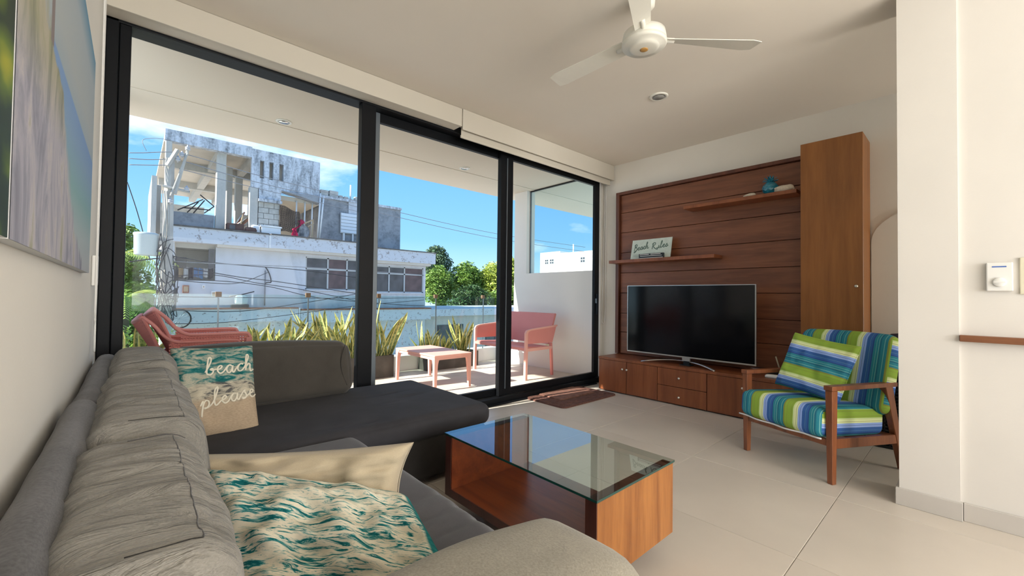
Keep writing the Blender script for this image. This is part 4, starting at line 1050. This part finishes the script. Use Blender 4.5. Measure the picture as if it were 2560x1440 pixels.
snake_plant(2.46, 5.27, .255, .86, 16, .9, 6, 'tallest snake plant right of the window mullion')
snake_plant(3.20, 5.31, .195, .56, 14, 1.0, 8, 'small snake plant behind the pink table')
snake_plant(3.45, 5.31, .195, .36, 9, 1.1, 18, 'lowest snake plant in the middle of the grey planter')
snake_plant(3.84, 5.31, .195, .66, 15, .85, 10, 'snake plant beside the pink bench')
ol = thing('wall_outlet', 'white double outlet on the balcony end wall beside the bench', 'outlet', (4.6, 4.25, .36))
box('plate', 4.588, 4.5995, 4.21, 4.29, .30, .42, 'cream_plastic', ol, .003, 1); boxes('socket', [(4.585, 4.588, 4.235, 4.265, .375, .40), (4.585, 4.588, 4.235, 4.265, .32, .345)], 'plastic_black', ol)
# ================================================================ across the street
GZ = -3.3
box('ground_street', -60, 90, 5.9, 120, GZ-.5, GZ, 'street', **S)
box('wall_own_building', -12, 14, YW+.3, 5.64, GZ, -.30, 'wall_white', **S)
bl = thing('ruined_house', 'weathered white concrete house across the street with a crumbling open upper storey', 'house', (6.2, 23, GZ))
YF = 20.3
# lower storeys
def fw(name, rects, y0, y1, mat, **k): return boxes(name, [(a, b, y0, y1, c, d) for a, b, c, d in rects], mat, bl, **k)
fw('wall', [(2.44, 5.80, .40, 3.0), (5.80, 8.62, .40, 1.27), (5.80, 8.62, 2.76, 3.0), (8.62, 9.0, .40, 3.0), (9.0, 11.84, .40, 1.20), (9.0, 11.84, 2.55, 3.0), (11.84, 11.98, .40, 3.0), (1.0, 2.44, .40, 1.56), (1.0, 1.16, 1.56, 3.0)], YF, YF+.2, 'facade_white')
fw('wall', [(1.0, 11.98, GZ, .40)], YF, YF+.2, 'facade_peeling')
boxes('wall', [(11.78, 11.98, YF+.2, 27, GZ, 3.0), (1.0, 1.2, YF+.2, 27, GZ, 3.0), (1.2, 11.78, 22.0, 22.1, .4, 3.0), (2.44, 2.6, YF+.2, 22, .4, 3.0), (1.0, 11.98, 26.9, 27, GZ, 3.0)], 'soffit_beige', bl)
fw('roof_slab', [(.95, 4.22, 2.98, 3.54), (4.30, 8.90, 2.99, 3.55), (8.98, 12.36, 2.79, 3.38)], 19.9, 20.3, 'facade_peeling')
boxes('roof_deck', [(.95, 12.36, 20.3, 27.1, 2.98, 3.20)], 'soffit_beige', bl)
fw('parapet_cap', [(.95, 4.22, 3.54, 3.60), (4.30, 8.90, 3.55, 3.60), (8.98, 12.38, 3.38, 3.43)], 19.85, 20.35, 'dark_rim')
boxes('downpipe', [(4.225, 4.295, 19.88, 20.0, 2.98, 3.52), (8.905, 8.975, 19.88, 20.0, 2.75, 3.5)], 'cloth_white', bl)
fw('eave_strip', [(2.44, 8.9, 2.88, 2.99), (8.9, 12.1, 2.66, 2.79)], 19.95, 20.3, 'soffit_beige')
fw('lower_ledge', [(1.0, 5.4, -.10, .42), (5.5, 12.05, -.22, .34)], 19.8, 20.3, 'facade_peeling')
fw('ledge_cap', [(1.0, 5.4, .42, .48), (5.5, 12.05, .34, .40)], 19.75, 20.35, 'rust')
boxes('downpipe', [(5.42, 5.48, 19.8, 19.9, -.2, .46)], 'cloth_white', bl)
# loggia clutter
boxes('loggia_back', [(1.2, 2.44, 21.6, 21.7, .9, 2.98), (1.2, 2.44, 20.5, 21.6, 2.80, 2.98)], 'concrete_bright', bl)
boxes('loggia_door', [(1.25, 1.62, 21.57, 21.6, 1.5, 2.5), (2.22, 2.42, 20.42, 20.5, 1.56, 2.82)], 'window_dark', bl)
cols = ['cloth_tan', 'cloth_white', 'cloth_dark', 'cloth_blue', 'cloth_blue', 'cloth_white', 'cloth_dark']
names_ = ['tan', 'white', 'black', 'blue', 'pale blue', 'grey', 'dark']
ords_ = ['first', 'second', 'third', 'fourth', 'fifth', 'sixth', 'last']
for i, (cn, nm) in enumerate(zip(cols, names_)):
    x = 1.28+.155*i; bm = bmesh.new(); prev = None
    for j in range(7):
        z = 2.02-.42*j/6*(.8+.2*((i*37) % 5)/4); r = []
        for k in range(7): xx = x+.14*k/6; r.append(bm.verts.new((xx, 20.24+.02*math.sin(k*1.9+i)+.012*math.sin(j*2.1+k), z-.03*math.sin(k*.8+i))))
        if prev:
            for k in range(6): bm.faces.new((prev[k], r[k], r[k+1], prev[k+1]))
        prev = r
    bmesh.ops.solidify(bm, geom=list(bm.faces), thickness=.012)
    tag(recenter(obj('laundry', bm, cn, None, True)), f'{nm} cloth drying in the loggia, {ords_[i]} from the utility pole', 'laundry', 'laundry on the loggia')
tag(tubes('clothes_line', [[(1.1, 20.24, 2.03), (2.44, 20.24, 2.03)]], .006, 'wire_grey', None, 5), 'thin clothes line strung across the loggia opening', 'line')
for nm, x0, x1, z0, z1, m_, lab in (('red_crate', 1.42, 1.62, 1.05, 1.35, 'rust', 'small red crate hung on the loggia wall'), ('white_meter', 2.02, 2.12, 1.22, 1.38, 'cloth_white', 'small white meter box under the loggia'), ('white_card', 2.32, 2.50, .88, 1.14, 'cloth_white', 'white card with a dark mark beside the loggia corner')):
    t = thing(nm, lab, 'box', ((x0+x1)/2, 20.26, z0)); box('case', x0, x1, 20.22, 20.298, z0, z1, m_, t, .01, 2); box('face_plate', x0+.03, x1-.03, 20.214, 20.22, z0+.05, z1-.05, 'cloth_tan', t)
# windows of the house
def fwin(xs, z0, z1, zt, mats, nm):
    w = box('window', xs[0], xs[-1], YF+.10, YF+.14, z0, z1, 'window_dark', bl)
    for i, (a, b) in enumerate(zip(xs, xs[1:])):
        box('pane', a+.04, b-.04, YF+.075, YF+.10, z0+.04, zt-.03, mats[i], w); box('pane', a+.04, b-.04, YF+.075, YF+.10, zt+.03, z1-.04, mats[i], w)
    boxes('window_bars', [(x-.035, x+.035, YF+.03, YF+.12, z0, z1) for x in xs[1:-1]] + [(xs[0], xs[-1], YF+.03, YF+.12, z-.03, z+.03) for z in (z0+.02, zt, z1-.02)] + [(x-.03, x+.03, YF+.03, YF+.12, z0, z1) for x in (xs[0]+.02, xs[-1]-.02)], 'alu', w)
    box('window_sill', xs[0]-.08, xs[-1]+.08, YF-.08, YF+.05, z0-.06, z0, 'facade_white', w)
fwin([5.80, 6.78, 7.67, 8.62], 1.27, 2.76, 2.22, ['window_dark', 'window_maroon', 'window_dark'], 'a')
fwin([9.0, 9.85, 10.72, 11.84], 1.20, 2.55, 2.17, ['window_dark', 'window_dark', 'window_maroon'], 'b')
fwin([9.90, 10.98], -2.0, -.60, -.95, ['window_dark'], 'c')
# open upper storey
fw('roof_beam', [(.80, 3.66, 6.86, 7.31)], 20.6, 20.9, 'concrete_stained')
fw('block_wall', [(3.66, 3.96, 5.60, 7.25), (4.12, 4.32, 6.04, 6.81), (4.48, 4.71, 6.04, 6.81), (4.88, 6.42, 5.62, 7.25), (3.96, 4.88, 6.81, 7.25), (3.96, 4.88, 5.60, 6.04)], 20.6, 20.85, 'concrete_stained')
boxes('slit_back', [(3.9, 4.95, 20.95, 21.0, 5.9, 6.9)], 'soffit_beige', bl)
boxes('upper_roof', [(.80, 6.42, 20.9, 33, 7.05, 7.20)], 'soffit_beige', bl)
boxes('roof_rib', [(.9, 6.3, 24.2, 24.5, 6.7, 7.05), (.9, 6.3, 28.5, 28.8, 6.7, 7.05), (2.5, 2.8, 20.9, 33, 6.75, 7.05), (3.66, 3.9, 20.9, 33, 6.75, 7.05)], 'concrete_bright', bl)
for a, b, y0, y1, z1 in ((.82, 1.02, 20.6, 20.85, 6.9), (2.47, 2.80, 20.9, 21.2, 6.8), (3.60, 3.92, 20.6, 20.95, 5.62), (3.05, 3.28, 22.6, 22.9, 6.75), (.62, .78, 22.0, 22.3, 5.4), (3.6, 3.9, 24, 24.3, 6.75)):
    box('column', a, b, y0, y1, 3.2, z1, 'concrete_bright', bl, .02, 1)
boxes('side_wall', [(.45, .60, 20.4, 25, 3.2, 5.4)], 'concrete_bright', bl)
boxes('low_wall', [(1.05, 2.44, 21.0, 21.2, 3.6, 4.25)], 'concrete_grey', bl)
boxes('rear_wall', [(.9, 3.9, 32.8, 33, 3.2, 5.2), (1.0, 3.0, 30, 30.2, 3.2, 6.0), (4.0, 6.4, 25.8, 26, 3.2, 5.2)], 'block_grey', bl)
for r_ in range(7):                                        # bare blockwork, laid course by course
    z = 3.62+.235*r_; n = 3
    if z > 5.0: break
    for k in range(4):
        a = 3.95+.40*(k-(.5 if r_ % 2 else 0)); b = a+.385; a, b = max(a, 3.94), min(b, 4.76)
        if b-a > .06: box('brick', a, b, 20.62, 20.80, z, z+.22, 'block_grey', bl, .006, 1)
boxes('mortar', [(3.94, 4.76, 20.65, 20.80, 3.6, 5.02)], 'mortar_dark', bl)
boxes('broken_lintel', [(3.92, 4.82, 20.45, 20.85, 5.02, 5.14), (3.94, 4.80, 20.60, 20.86, 5.14, 5.60)], 'concrete_stained', bl)
bm = bmesh.new(); prism(bm, [(4.80, 5.62), (6.42, 5.62), (6.42, 5.30), (5.9, 5.42), (5.2, 5.56)], 'Y', 20.5, 20.95); obj('broken_edge', bm, 'concrete_grey', bl)
boxes('inner_slab', [(4.76, 6.5, 20.95, 24, 5.3, 5.5), (4.7, 6.5, 23.9, 24, 3.2, 5.4)], 'soffit_beige', bl)
for x in (5.50, 5.86, 6.18): tubes('prop', [[(x, 20.9, 3.4), (x+.02, 20.9, 5.35)]], .035, 'cloth_white', bl, 8)
# grey block to the right
boxes('grey_block', [(6.62, 10.88, 21.2, 25, 3.2, 5.74)], 'concrete_grey', bl); boxes('grey_block_edge', [(6.60, 10.90, 21.1, 21.3, 5.74, 5.86)], 'concrete_stained', bl)
for x0, x1, z1 in ((6.66, 7.02, 6.15), (7.08, 7.5, 6.18), (7.55, 7.72, 6.02), (7.8, 8.0, 6.0), (8.35, 8.55, 6.08)): box('brick', x0, x1, 21.2, 21.45, 5.86, z1, 'block_grey', bl, .01, 1)
boxes('plaster_patch', [(8.0, 9.2, 21.14, 21.2, 5.15, 5.75)], 'facade_white', bl)
shu = box('shutter', 7.58, 9.05, 21.08, 21.12, 4.12, 5.14, 'alu', bl)
for k in range(6): box('slat', 7.60, 9.03, 21.04, 21.09, 4.15+.165*k, 4.15+.165*k+.145, 'shutter_white', shu, .01, 1)
boxes('shutter_posts', [(7.72, 7.80, 21.05, 21.15, 3.5, 4.12), (8.18, 8.24, 21.05, 21.15, 3.5, 4.12)], 'cloth_white', bl)
tubes('antenna_mast', [[(8.22, 21.5, 5.8), (8.22, 21.5, 6.7)]], .04, 'cloth_white', bl, 8)
tubes('vent_pipe', [[(6.32, 20.45, 3.6), (6.42, 20.45, 5.78)], [(6.40, 20.42, 3.6), (6.56, 20.42, 5.69)]], .035, 'cloth_white', bl, 8)
# junk on the roof terrace
fz = thing('chest_freezer', 'white chest box standing on the roof terrace of the ruined house', 'freezer', (4.42, 20.55, 3.6))
box('body', 4.04, 4.78, 20.4, 20.85, 3.45, 3.92, 'white_box', fz, .02, 2); box('lid', 4.00, 4.82, 20.38, 20.87, 3.92, 3.99, 'white_box', fz, .02, 2)
bb = thing('brown_cabinet', 'broken dark brown cabinet on the roof terrace', 'cabinet', (3.1, 20.6, 3.5))
box('carcass', 2.82, 3.42, 20.5, 20.9, 3.4, 3.95, 'brown_box', bb, .01, 1); box('opening', 2.90, 3.10, 20.485, 20.5, 3.70, 3.88, 'window_dark', bb)
t = thing('timber_pile', 'leaning pile of pale broken timber on the roof terrace', 'timber', (3.3, 20.8, 3.9))
rnd = random.Random(3)
for k in range(9): x = 3.0+rnd.uniform(0, .5); tubes('timber', [[(x, 20.75+rnd.uniform(-.1, .1), 3.9), (x+rnd.uniform(.1, .5), 20.85, 3.95+rnd.uniform(.15, .6))]], .03, ['concrete_bright', 'cloth_tan', 'rust'][k % 3], t, 4)
t = thing('white_sack', 'crumpled white sack beside the white chest on the roof', 'sack', (3.85, 20.55, 3.6))
softbox('cloth', 3.68, 4.02, 20.45, 20.75, 3.45, 3.98, .1, 'cloth_white', t, 10, (0, 0, .03), wr(.04, 6, 3))
t = thing('brown_sack', 'brown rubble sack on the roof terrace', 'sack', (3.6, 20.4, 3.6))
softbox('cloth', 3.42, 3.86, 20.36, 20.5, 3.45, 3.82, .07, 'brown_box', t, 10, (0, 0, .02), wr(.04, 7, 6))
nt_ = thing('black_netting', 'sagging black shade netting hung on the ruined upper storey', 'netting', (5.1, 20.5, 3.7))
bm = bmesh.new()
def NP(u, v): return Vector((4.72+.80*u-.06*v*u+.05*math.sin(v*3), 20.45+.10*math.sin(u*3+v*2), 4.95-.16*u-(1.15-.2*u)*v+.05*math.sin(u*6)))
for k in range(22): tube(bm, [NP(k/21, j/12) for j in range(13)], .010, 4)
for k in range(26): tube(bm, [NP(j/10, k/25) for j in range(11)], .010, 4)
obj('mesh', bm, 'net_black', nt_, kind='stuff')
ck = thing('pink_cloth', 'bright pink cloth draped over the roof terrace parapet', 'cloth', (5.4, 20.3, 3.6))
bm = bmesh.new(); prev = None
path = smooth_path([(5.52, 20.42, 4.40), (5.62, 20.38, 4.28), (5.48, 20.34, 4.10), (5.32, 20.32, 3.98), (5.30, 20.30, 3.80), (5.34, 20.28, 3.55)], 4)
for i, p in enumerate(path):
    w = .06+.07*abs(math.sin(i*.45)); r = [bm.verts.new(p+Vector((w*k/2, .03*math.sin(k*2+i), .02*k))) for k in range(-2, 3)]
    if prev:
        for k in range(4): bm.faces.new((prev[k], prev[k+1], r[k+1], r[k]))
    prev = r
bmesh.ops.solidify(bm, geom=list(bm.faces), thickness=.01); obj('drape', bm, 'pink_cloth', ck, True)
sd = thing('satellite_dish', 'round grey satellite dish beside the pink cloth on the roof', 'dish', (5.65, 20.4, 3.6))
bm = bmesh.new(); bmesh.ops.create_circle(bm, cap_ends=True, radius=.30, segments=24)
for v in bm.verts: v.co = Vector((5.66+v.co.x, 20.40-.02*v.co.x, 3.90+v.co.y))
bmesh.ops.solidify(bm, geom=list(bm.faces), thickness=.04); obj('reflector', bm, 'concrete_stained', sd)
tubes('mount', [[(5.66, 20.46, 3.6), (5.66, 20.46, 3.95)]], .03, 'alu', sd, 8)
aw = thing('wooden_frame', 'pale wooden frame standing by the satellite dish on the roof', 'frame', (6.0, 20.5, 3.6))
bm = bmesh.new(); tube(bm, [(6.08, 20.45, 3.55), (6.10, 20.45, 4.45)], .035, 6); tube(bm, [(5.88, 20.45, 3.55), (5.88, 20.45, 4.1)], .03, 6); tube(bm, [(5.75, 20.45, 4.28), (6.12, 20.45, 4.50)], .035, 6); tube(bm, [(5.9, 20.45, 4.15), (6.15, 20.45, 4.35)], .025, 6); obj('beams', bm, 'cloth_tan', aw)
rk = thing('rusty_rack', 'dark broken metal rack tilted above the loggia', 'rack', (2.0, 21.0, 4.3))
bm = bmesh.new()
for p, q in (((1.25, 4.30), (2.05, 4.85)), ((1.95, 5.02), (2.42, 4.62)), ((2.42, 4.62), (2.1, 4.3)), ((1.55, 4.25), (1.9, 4.72)), ((1.75, 4.25), (2.1, 4.82)), ((1.4, 4.42), (2.3, 4.45))): tube(bm, [(p[0], 20.95, p[1]), (q[0], 20.95, q[1])], .022, 5)
obj('rails', bm, 'net_black', rk)
# ---------------------------------------------------------------- utility pole with transformer and wires
PX, PY = .56, 12.0
up = thing('utility_pole', 'concrete utility pole with crossarms and grey transformer in front of the ruined house', 'pole', (PX, PY, GZ))
lathe('shaft', [(.125, GZ), (.088, 3.2), (.080, 4.05)], (PX, PY, 0), 'pole_concrete', up, 10, smooth=False)
bm = bmesh.new(); tube(bm, [(PX+.10, PY-.12, 3.25), (PX+.30, PY-.1, 4.30)], .028, 6); tube(bm, [(PX-.05, PY-.12, 3.85), (PX+.12, PY-.12, 4.25)], .045, 4); tube(bm, [(PX+.02, PY-.12, 3.2), (PX+.30, PY-.12, 4.22)], .022, 6); tube(bm, [(PX-.12, PY-.1, 3.40), (PX+.36, PY-.1, 3.34)], .03, 6); obj('crossarm', bm, 'pole_concrete', up)
for x, z in ((PX+.30, 4.30), (PX+.20, 4.14), (PX+.13, 4.02), (PX+.30, 3.38), (PX+.02, 3.06)):
    lathe('insulator', [(.015, -.05), (.018, -.02), (.045, -.015), (.05, .01), (.03, .02), (.05, .03), (.045, .055), (.02, .065), (.018, .10)], (x, PY-.1, z), 'insulator', up, 12)
tr = lathe('transformer', [(.17, 1.86), (.195, 1.88), (.205, 2.28), (.215, 2.29), (.215, 2.33), (.18, 2.345), (.05, 2.35)], (.20, 11.95, 0), 'transformer_grey', up, 28)
boxes('bracket', [(.38, .58, 11.9, 11.98, 2.20, 2.25), (.38, .58, 11.9, 11.98, 1.95, 2.0)], 'wire_grey', tr)
bm = bmesh.new(); rnd = random.Random(9)
for k in range(26):
    z0 = rnd.uniform(.6, 1.9); a = rnd.uniform(0, 6.28); p = [(PX+math.cos(a+t*.8)*(.12+.10*rnd.random()), PY-.08+math.sin(a+t*.8)*.12, z0+rnd.uniform(-.12, .12)*t) for t in range(7)]
    tube(bm, smooth_path(p, 3), .008, 4)
obj('cable_tangle', bm, 'wire_black', up, kind='stuff')
bm = bmesh.new()
for k in range(3): a = .04*k; tube(bm, smooth_path([(PX-.13+a, PY-.1, .4), (PX-.11+a, PY-.11, 1.6), (PX-.08+a, PY-.1, 2.6), (PX-.12+a, PY-.1, 3.3)], 4), .011, 5)
obj('riser_pipe', bm, 'pole_concrete', up)
ordn = ['uppermost', 'second', 'third', 'fourth', 'fifth', 'sixth', 'seventh', 'eighth', 'ninth', 'tenth', 'eleventh', 'twelfth', 'thirteenth', 'fourteenth', 'fifteenth']
wires = [ # pixels along each wire, distances at the two ends, thickness
 ([(466, 386), (520, 401), (640, 437), (800, 477), (1003, 532), (1250, 586), (1463, 618)], 12, 12, .009, 'power line from the top insulator to the far right'),
 ([(460, 403), (525, 423), (640, 455), (800, 493), (1003, 545), (1250, 598), (1463, 629)], 12, 12, .009, 'power line from the second insulator to the far right'),
 ([(448, 422), (510, 438), (640, 470), (800, 507), (900, 530)], 12, 13, .008, 'power line from the third insulator across the blocks'),
 ([(322, 382), (360, 382), (410, 380), (440, 380)], 12, 12, .010, 'uppermost wire left of the pole'),
 ([(322, 396), (370, 399), (420, 398), (440, 396)], 12, 12, .010, 'middle wire left of the pole'),
 ([(322, 412), (380, 413), (420, 413)], 12, 12, .010, 'lowest thick wire left of the pole'),
 ([(430, 652), (460, 655), (560, 660), (760, 668), (950, 680), (1060, 688)], 12, 12.5, .009, 'pale wire crossing in front of the dark house windows'),
 ([(430, 640), (520, 655), (640, 666), (760, 676), (890, 694)], 12, 12.5, .010, 'black wire just under the pale one'),
 ([(425, 665), (500, 676), (600, 693), (700, 705), (890, 734)], 12, 12.5, .010, 'black wire sagging past the service mast'),
 ([(425, 690), (540, 688), (640, 707), (760, 725), (890, 752)], 12, 12.5, .009, 'black wire below the service mast'),
 ([(425, 700), (560, 703), (680, 718), (800, 745), (1000, 762), (1060, 764)], 12, 12.5, .009, 'low black wire reaching the corner of the house'),
 ([(440, 700), (520, 707), (600, 707), (672, 680)], 12, 19.5, .012, 'drooping service wire to the mast on the house'),
 ([(425, 775), (600, 778), (760, 757), (890, 735)], 12, 13, .010, 'rising black wire above the stacked chairs'),
 ([(425, 742), (640, 744), (890, 746), (1060, 744)], 12, 12.5, .008, 'level thin wire at the top of the balustrade'),
 ([(425, 810), (560, 806), (700, 790), (890, 765), (1060, 750)], 12, 12.5, .008, 'thin wire rising behind the snake plants'),
 ([(318, 455), (340, 520), (360, 590), (375, 650)], 12, 12, .009, 'steep black cable in front of the transformer'),
 ([(322, 655), (350, 651), (400, 645)], 12, 12, .013, 'pale thick cable left of the pole'),
]
for i, (px, ya, yb, r, lab) in enumerate(wires):
    n = len(px)-1; pts = [at(x, y, ya+(yb-ya)*(x-px[0][0])/(px[-1][0]-px[0][0])) for x, y in px]
    o = tubes('wire', [smooth_path(pts, 5)], r, 'wire_grey' if i < 7 else 'wire_black', None, 5); tag(o, lab, 'wire', 'overhead wires')
lo = [at(x, y, 12) for x, y in ((366, 377), (356, 352), (375, 346), (410, 348), (460, 360))]
tag(tubes('wire', [smooth_path(lo, 6)], .006, 'wire_grey', None, 5), 'thin looped jumper wire above the left crossarm', 'wire', 'overhead wires')
sm = thing('service_mast', 'thin service mast with coiled cable on the white house wall', 'mast', (4.2, 20.2, .5))
tubes('rod', [[(4.18, 20.22, .55), (4.18, 20.22, 2.05)]], .03, 'wire_grey', sm, 6); tubes('coil', [[(4.18+.22*math.sin(a*.5), 20.2, 2.05-.12*a*.9+.12*math.cos(a)) for a in [k*.45 for k in range(15)]]], .025, 'wire_black', sm, 5)
bw = thing('bicycle_wheel', 'bicycle wheel hanging on the ledge behind the stacked chairs', 'wheel', (1.62, 19.7, -.2))
bm = bmesh.new(); c = at(448, 797, 19.6); 
tube(bm, [(c.x+.34*math.cos(2*PI*k/32), 19.6, c.z+.34*math.sin(2*PI*k/32)) for k in range(33)], .028, 6, False); obj('tyre', bm, 'rubber', bw, True)
bm = bmesh.new()
for k in range(14): tube(bm, [(c.x, 19.6, c.z), (c.x+.33*math.cos(2*PI*k/14), 19.6, c.z+.33*math.sin(2*PI*k/14))], .004, 4)
obj('spokes', bm, 'alu', bw)
msc = thing('scooter_front', 'dark blue scooter front with handlebar standing against the white wall', 'scooter', (2.9, 19.9, .48))
softbox('fairing', 3.05, 3.50, 19.78, 19.95, .62, .98, .08, 'transformer_grey', msc, 8, (0, 0, .02)); softbox('leg_shield', 2.92, 3.55, 19.8, 19.95, .46, .62, .05, 'plastic_black', msc, 8)
tubes('handlebar', [[(2.86, 19.85, .93), (3.25, 19.85, 1.0), (3.72, 19.85, 1.14)]], .025, 'plastic_black', msc, 6)
# ---------------------------------------------------------------- white house far right
wh = thing('white_house', 'bright white flat-roofed house seen through the balcony end window', 'house', (33, 26, GZ))
box('wall', 30, 38, 19, 28.9, GZ, 5.14, 'white_house', wh); box('roof_block', 30.02, 36, 26.3, 28.9, 5.14, 5.42, 'white_house', wh); box('roof_block', 30.02, 36, 19, 26.3, 5.14, 5.22, 'white_house', wh)
for ya, yb, za, zb in ((27.05, 27.55, 4.25, 4.72), (27.75, 28.2, 4.25, 4.72), (23.3, 23.8, 4.2, 4.7)):
    w = box('window', 29.96, 30.0, ya, yb, za, zb, 'alu', wh)
    for i in range(2):
        for j in range(2): box('pane', 29.94, 29.965, ya+.04+(yb-ya)/2*i, ya+(yb-ya)/2*(i+1)-.04, za+.04+(zb-za)/2*j, za+(zb-za)/2*(j+1)-.04, 'window_dark', w)
tubes('vent_stack', [[(30.4, 25.0, 5.2), (30.4, 25.0, 6.0)]], .06, 'white_house', wh, 8)
# ---------------------------------------------------------------- trees
def tree(name, c, rx, ry, rz, nclump, nleaf, mat, label, seed, ls=.22, trunk=True, group='trees behind the house'):
    rnd = random.Random(seed); t = thing(name, label, 'tree', (c[0], c[1], GZ), group)
    verts = []; faces = []
    for k in range(nclump):
        a = rnd.uniform(0, 2*PI); h = rnd.uniform(-1, 1); q = math.sqrt(1-h*h)*rnd.uniform(.4, 1); cc = Vector((c[0]+rx*q*math.cos(a)*.85, c[1]+ry*q*math.sin(a)*.85, c[2]+rz*h*.85)); cr_ = rnd.uniform(.25, .48)*min(rx, rz)
        for i in range(nleaf):
            d = Vector((rnd.gauss(0, 1), rnd.gauss(0, 1), rnd.gauss(0, 1))).normalized(); p = cc+d*cr_*rnd.uniform(.55, 1.05)
            u = (d.cross(Vector((rnd.random()-.5, rnd.random()-.5, rnd.random()))).normalized())*ls*rnd.uniform(.6, 1.2); v = (d*.5+Vector((0, 0, -.4))+u.cross(d)).normalized()*ls*.55
            b = len(verts); verts += [p-u*.5, p+v*.5, p+u*.5, p-v*.5]; faces.append((b, b+1, b+2, b+3))
    obj('foliage', (verts, faces), mat, t, kind='stuff')
    if trunk:
        bm = bmesh.new(); tube(bm, [(c[0], c[1], GZ), (c[0]+.1, c[1], c[2]-rz*.6), (c[0], c[1], c[2])], [.22, .16, .06], 8)
        for k in range(5): a = k*1.3; tube(bm, [(c[0], c[1], c[2]-rz*.5), (c[0]+rx*.5*math.cos(a), c[1]+ry*.5*math.sin(a), c[2]+rz*.2)], [.09, .03], 6)
        obj('trunk', bm, 'bark', t, True)
tree('broad_tree', (24.9, 40, 3.6), 2.0, 2.2, 2.7, 60, 170, 'leaf_blue', 'tall rounded tree just right of the ruined house', 1, .34)
tree('leafy_tree', (23.6, 37, 1.9), 1.9, 1.8, 2.0, 46, 160, 'leaf_green', 'dark green tree half hidden behind the house corner', 12, .32)
tree('leafy_tree', (27.7, 38, 2.3), 2.4, 2.0, 2.1, 60, 170, 'leaf_green', 'mid-height leafy tree right of the tall rounded tree', 2, .32)
tree('leafy_tree', (30.6, 37, 2.2), 2.2, 1.8, 2.2, 60, 170, 'leaf_light', 'yellow-green leafy tree in the middle of the tree row', 3, .30)
tree('leafy_tree', (33.4, 37, 2.8), 2.3, 1.8, 2.7, 64, 170, 'leaf_light', 'bright leafy tree at the right end of the row behind the door post', 4, .30)
tree('low_shrub', (24.5, 33, .2), 3.0, 1.6, 1.7, 50, 150, 'leaf_dark', 'dark low shrub left in the row below the trees', 5, .30, False)
tree('low_shrub', (29.6, 33, .1), 3.4, 1.6, 1.7, 50, 150, 'leaf_green', 'green low shrub right in the row below the trees', 15, .30, False)
# low annexe right of the ruined house
an = thing('low_annexe', 'low beige annexe with pale ledge right of the ruined house', 'building', (16, 24, GZ))
box('wall', 12.0, 24, 20.5, 27, GZ, -.10, 'concrete_bright', an); box('ledge', 12.0, 24.2, 20.2, 27, -.10, .30, 'facade_peeling', an)
for x0, x1 in ((12.9, 14.7), (16.4, 17.8)):
    w = box('window', x0, x1, 20.46, 20.5, -2.1, -.62, 'window_dark', an); box('pane', x0+.06, (x0+x1)/2-.03, 20.44, 20.465, -2.04, -.68, 'window_dark', w); box('pane', (x0+x1)/2+.03, x1-.06, 20.44, 20.465, -2.04, -.68, 'window_dark', w)
tree('garden_bush', (-.75, 13.6, -.8), .85, 1.2, 1.6, 40, 150, 'leaf_light', 'sunny yellow-green bush at the left edge below the transformer', 6, .12, False, 'greenery at the left edge')
tree('garden_bush', (.55, 14.6, -.9), .8, .9, .95, 30, 150, 'leaf_light', 'bright bush behind the stacked pink chairs', 7, .12, False, 'greenery at the left edge')
tree('garden_tree', (-.2, 17.5, 1.9), .8, 1.2, 1.2, 26, 140, 'leaf_green', 'green tree behind the transformer at the left edge', 8, .15, True, 'greenery at the left edge')
tree('garden_tree', (.15, 16.5, .4), .7, .9, 1.1, 26, 140, 'leaf_green', 'green tree lower down left of the pole', 18, .15, True, 'greenery at the left edge')
def palm(x, y, z, ln, nf, label, seed):
    rnd = random.Random(seed); t = thing('palm_tree', label, 'palm', (x, y, GZ), 'palms')
    tubes('trunk', [[(x, y, GZ), (x+.05, y, (z+GZ)/2), (x, y, z)]], .10, 'bark', t, 8)
    for k in range(nf):
        a = 2*PI*k/nf+rnd.uniform(-.2, .2); el = rnd.uniform(.1, .9); verts = []; faces = []; prev = None; pts = []
        for j in range(9):
            s = j/8; pts.append(Vector((x+math.cos(a)*ln*s*math.cos(el*.6), y+math.sin(a)*ln*s*math.cos(el*.6), z+ln*(el*s-.95*s*s))))
        for j in range(1, 9):
            for q in range(3):
                p = pts[j-1].lerp(pts[j], q/3); d = (pts[j]-pts[j-1]).normalized(); sd_ = d.cross(Vector((0, 0, 1))).normalized()
                for sg2 in (-1, 1):
                    l2 = ln*.30*math.sin(PI*min(1, (j+q/3)/9.5))+.04; tip = p+(sd_*sg2*.8+d*.6+Vector((0, 0, -.35)))*l2; b = len(verts); verts += [p, p+d*.035, tip]; faces.append((b, b+1, b+2))
        b = len(verts)
        for p in pts: verts += [p+Vector((0, 0, .012)), p-Vector((0, 0, .012))]
        for j in range(8): faces.append((b+2*j, b+2*j+1, b+2*j+3, b+2*j+2))
        obj('frond', (verts, faces), 'leaf_green' if k % 2 else 'leaf_light', t)
palm(-.30, 16.2, 2.1, 1.5, 13, 'palm with drooping fronds left of the transformer', 1)
palm(-.15, 14.8, .9, 1.2, 11, 'smaller palm below the transformer at the left edge', 2)
palm(17.2, 36, 5.7, 1.3, 9, 'far palm top peeking over the house roof', 3)
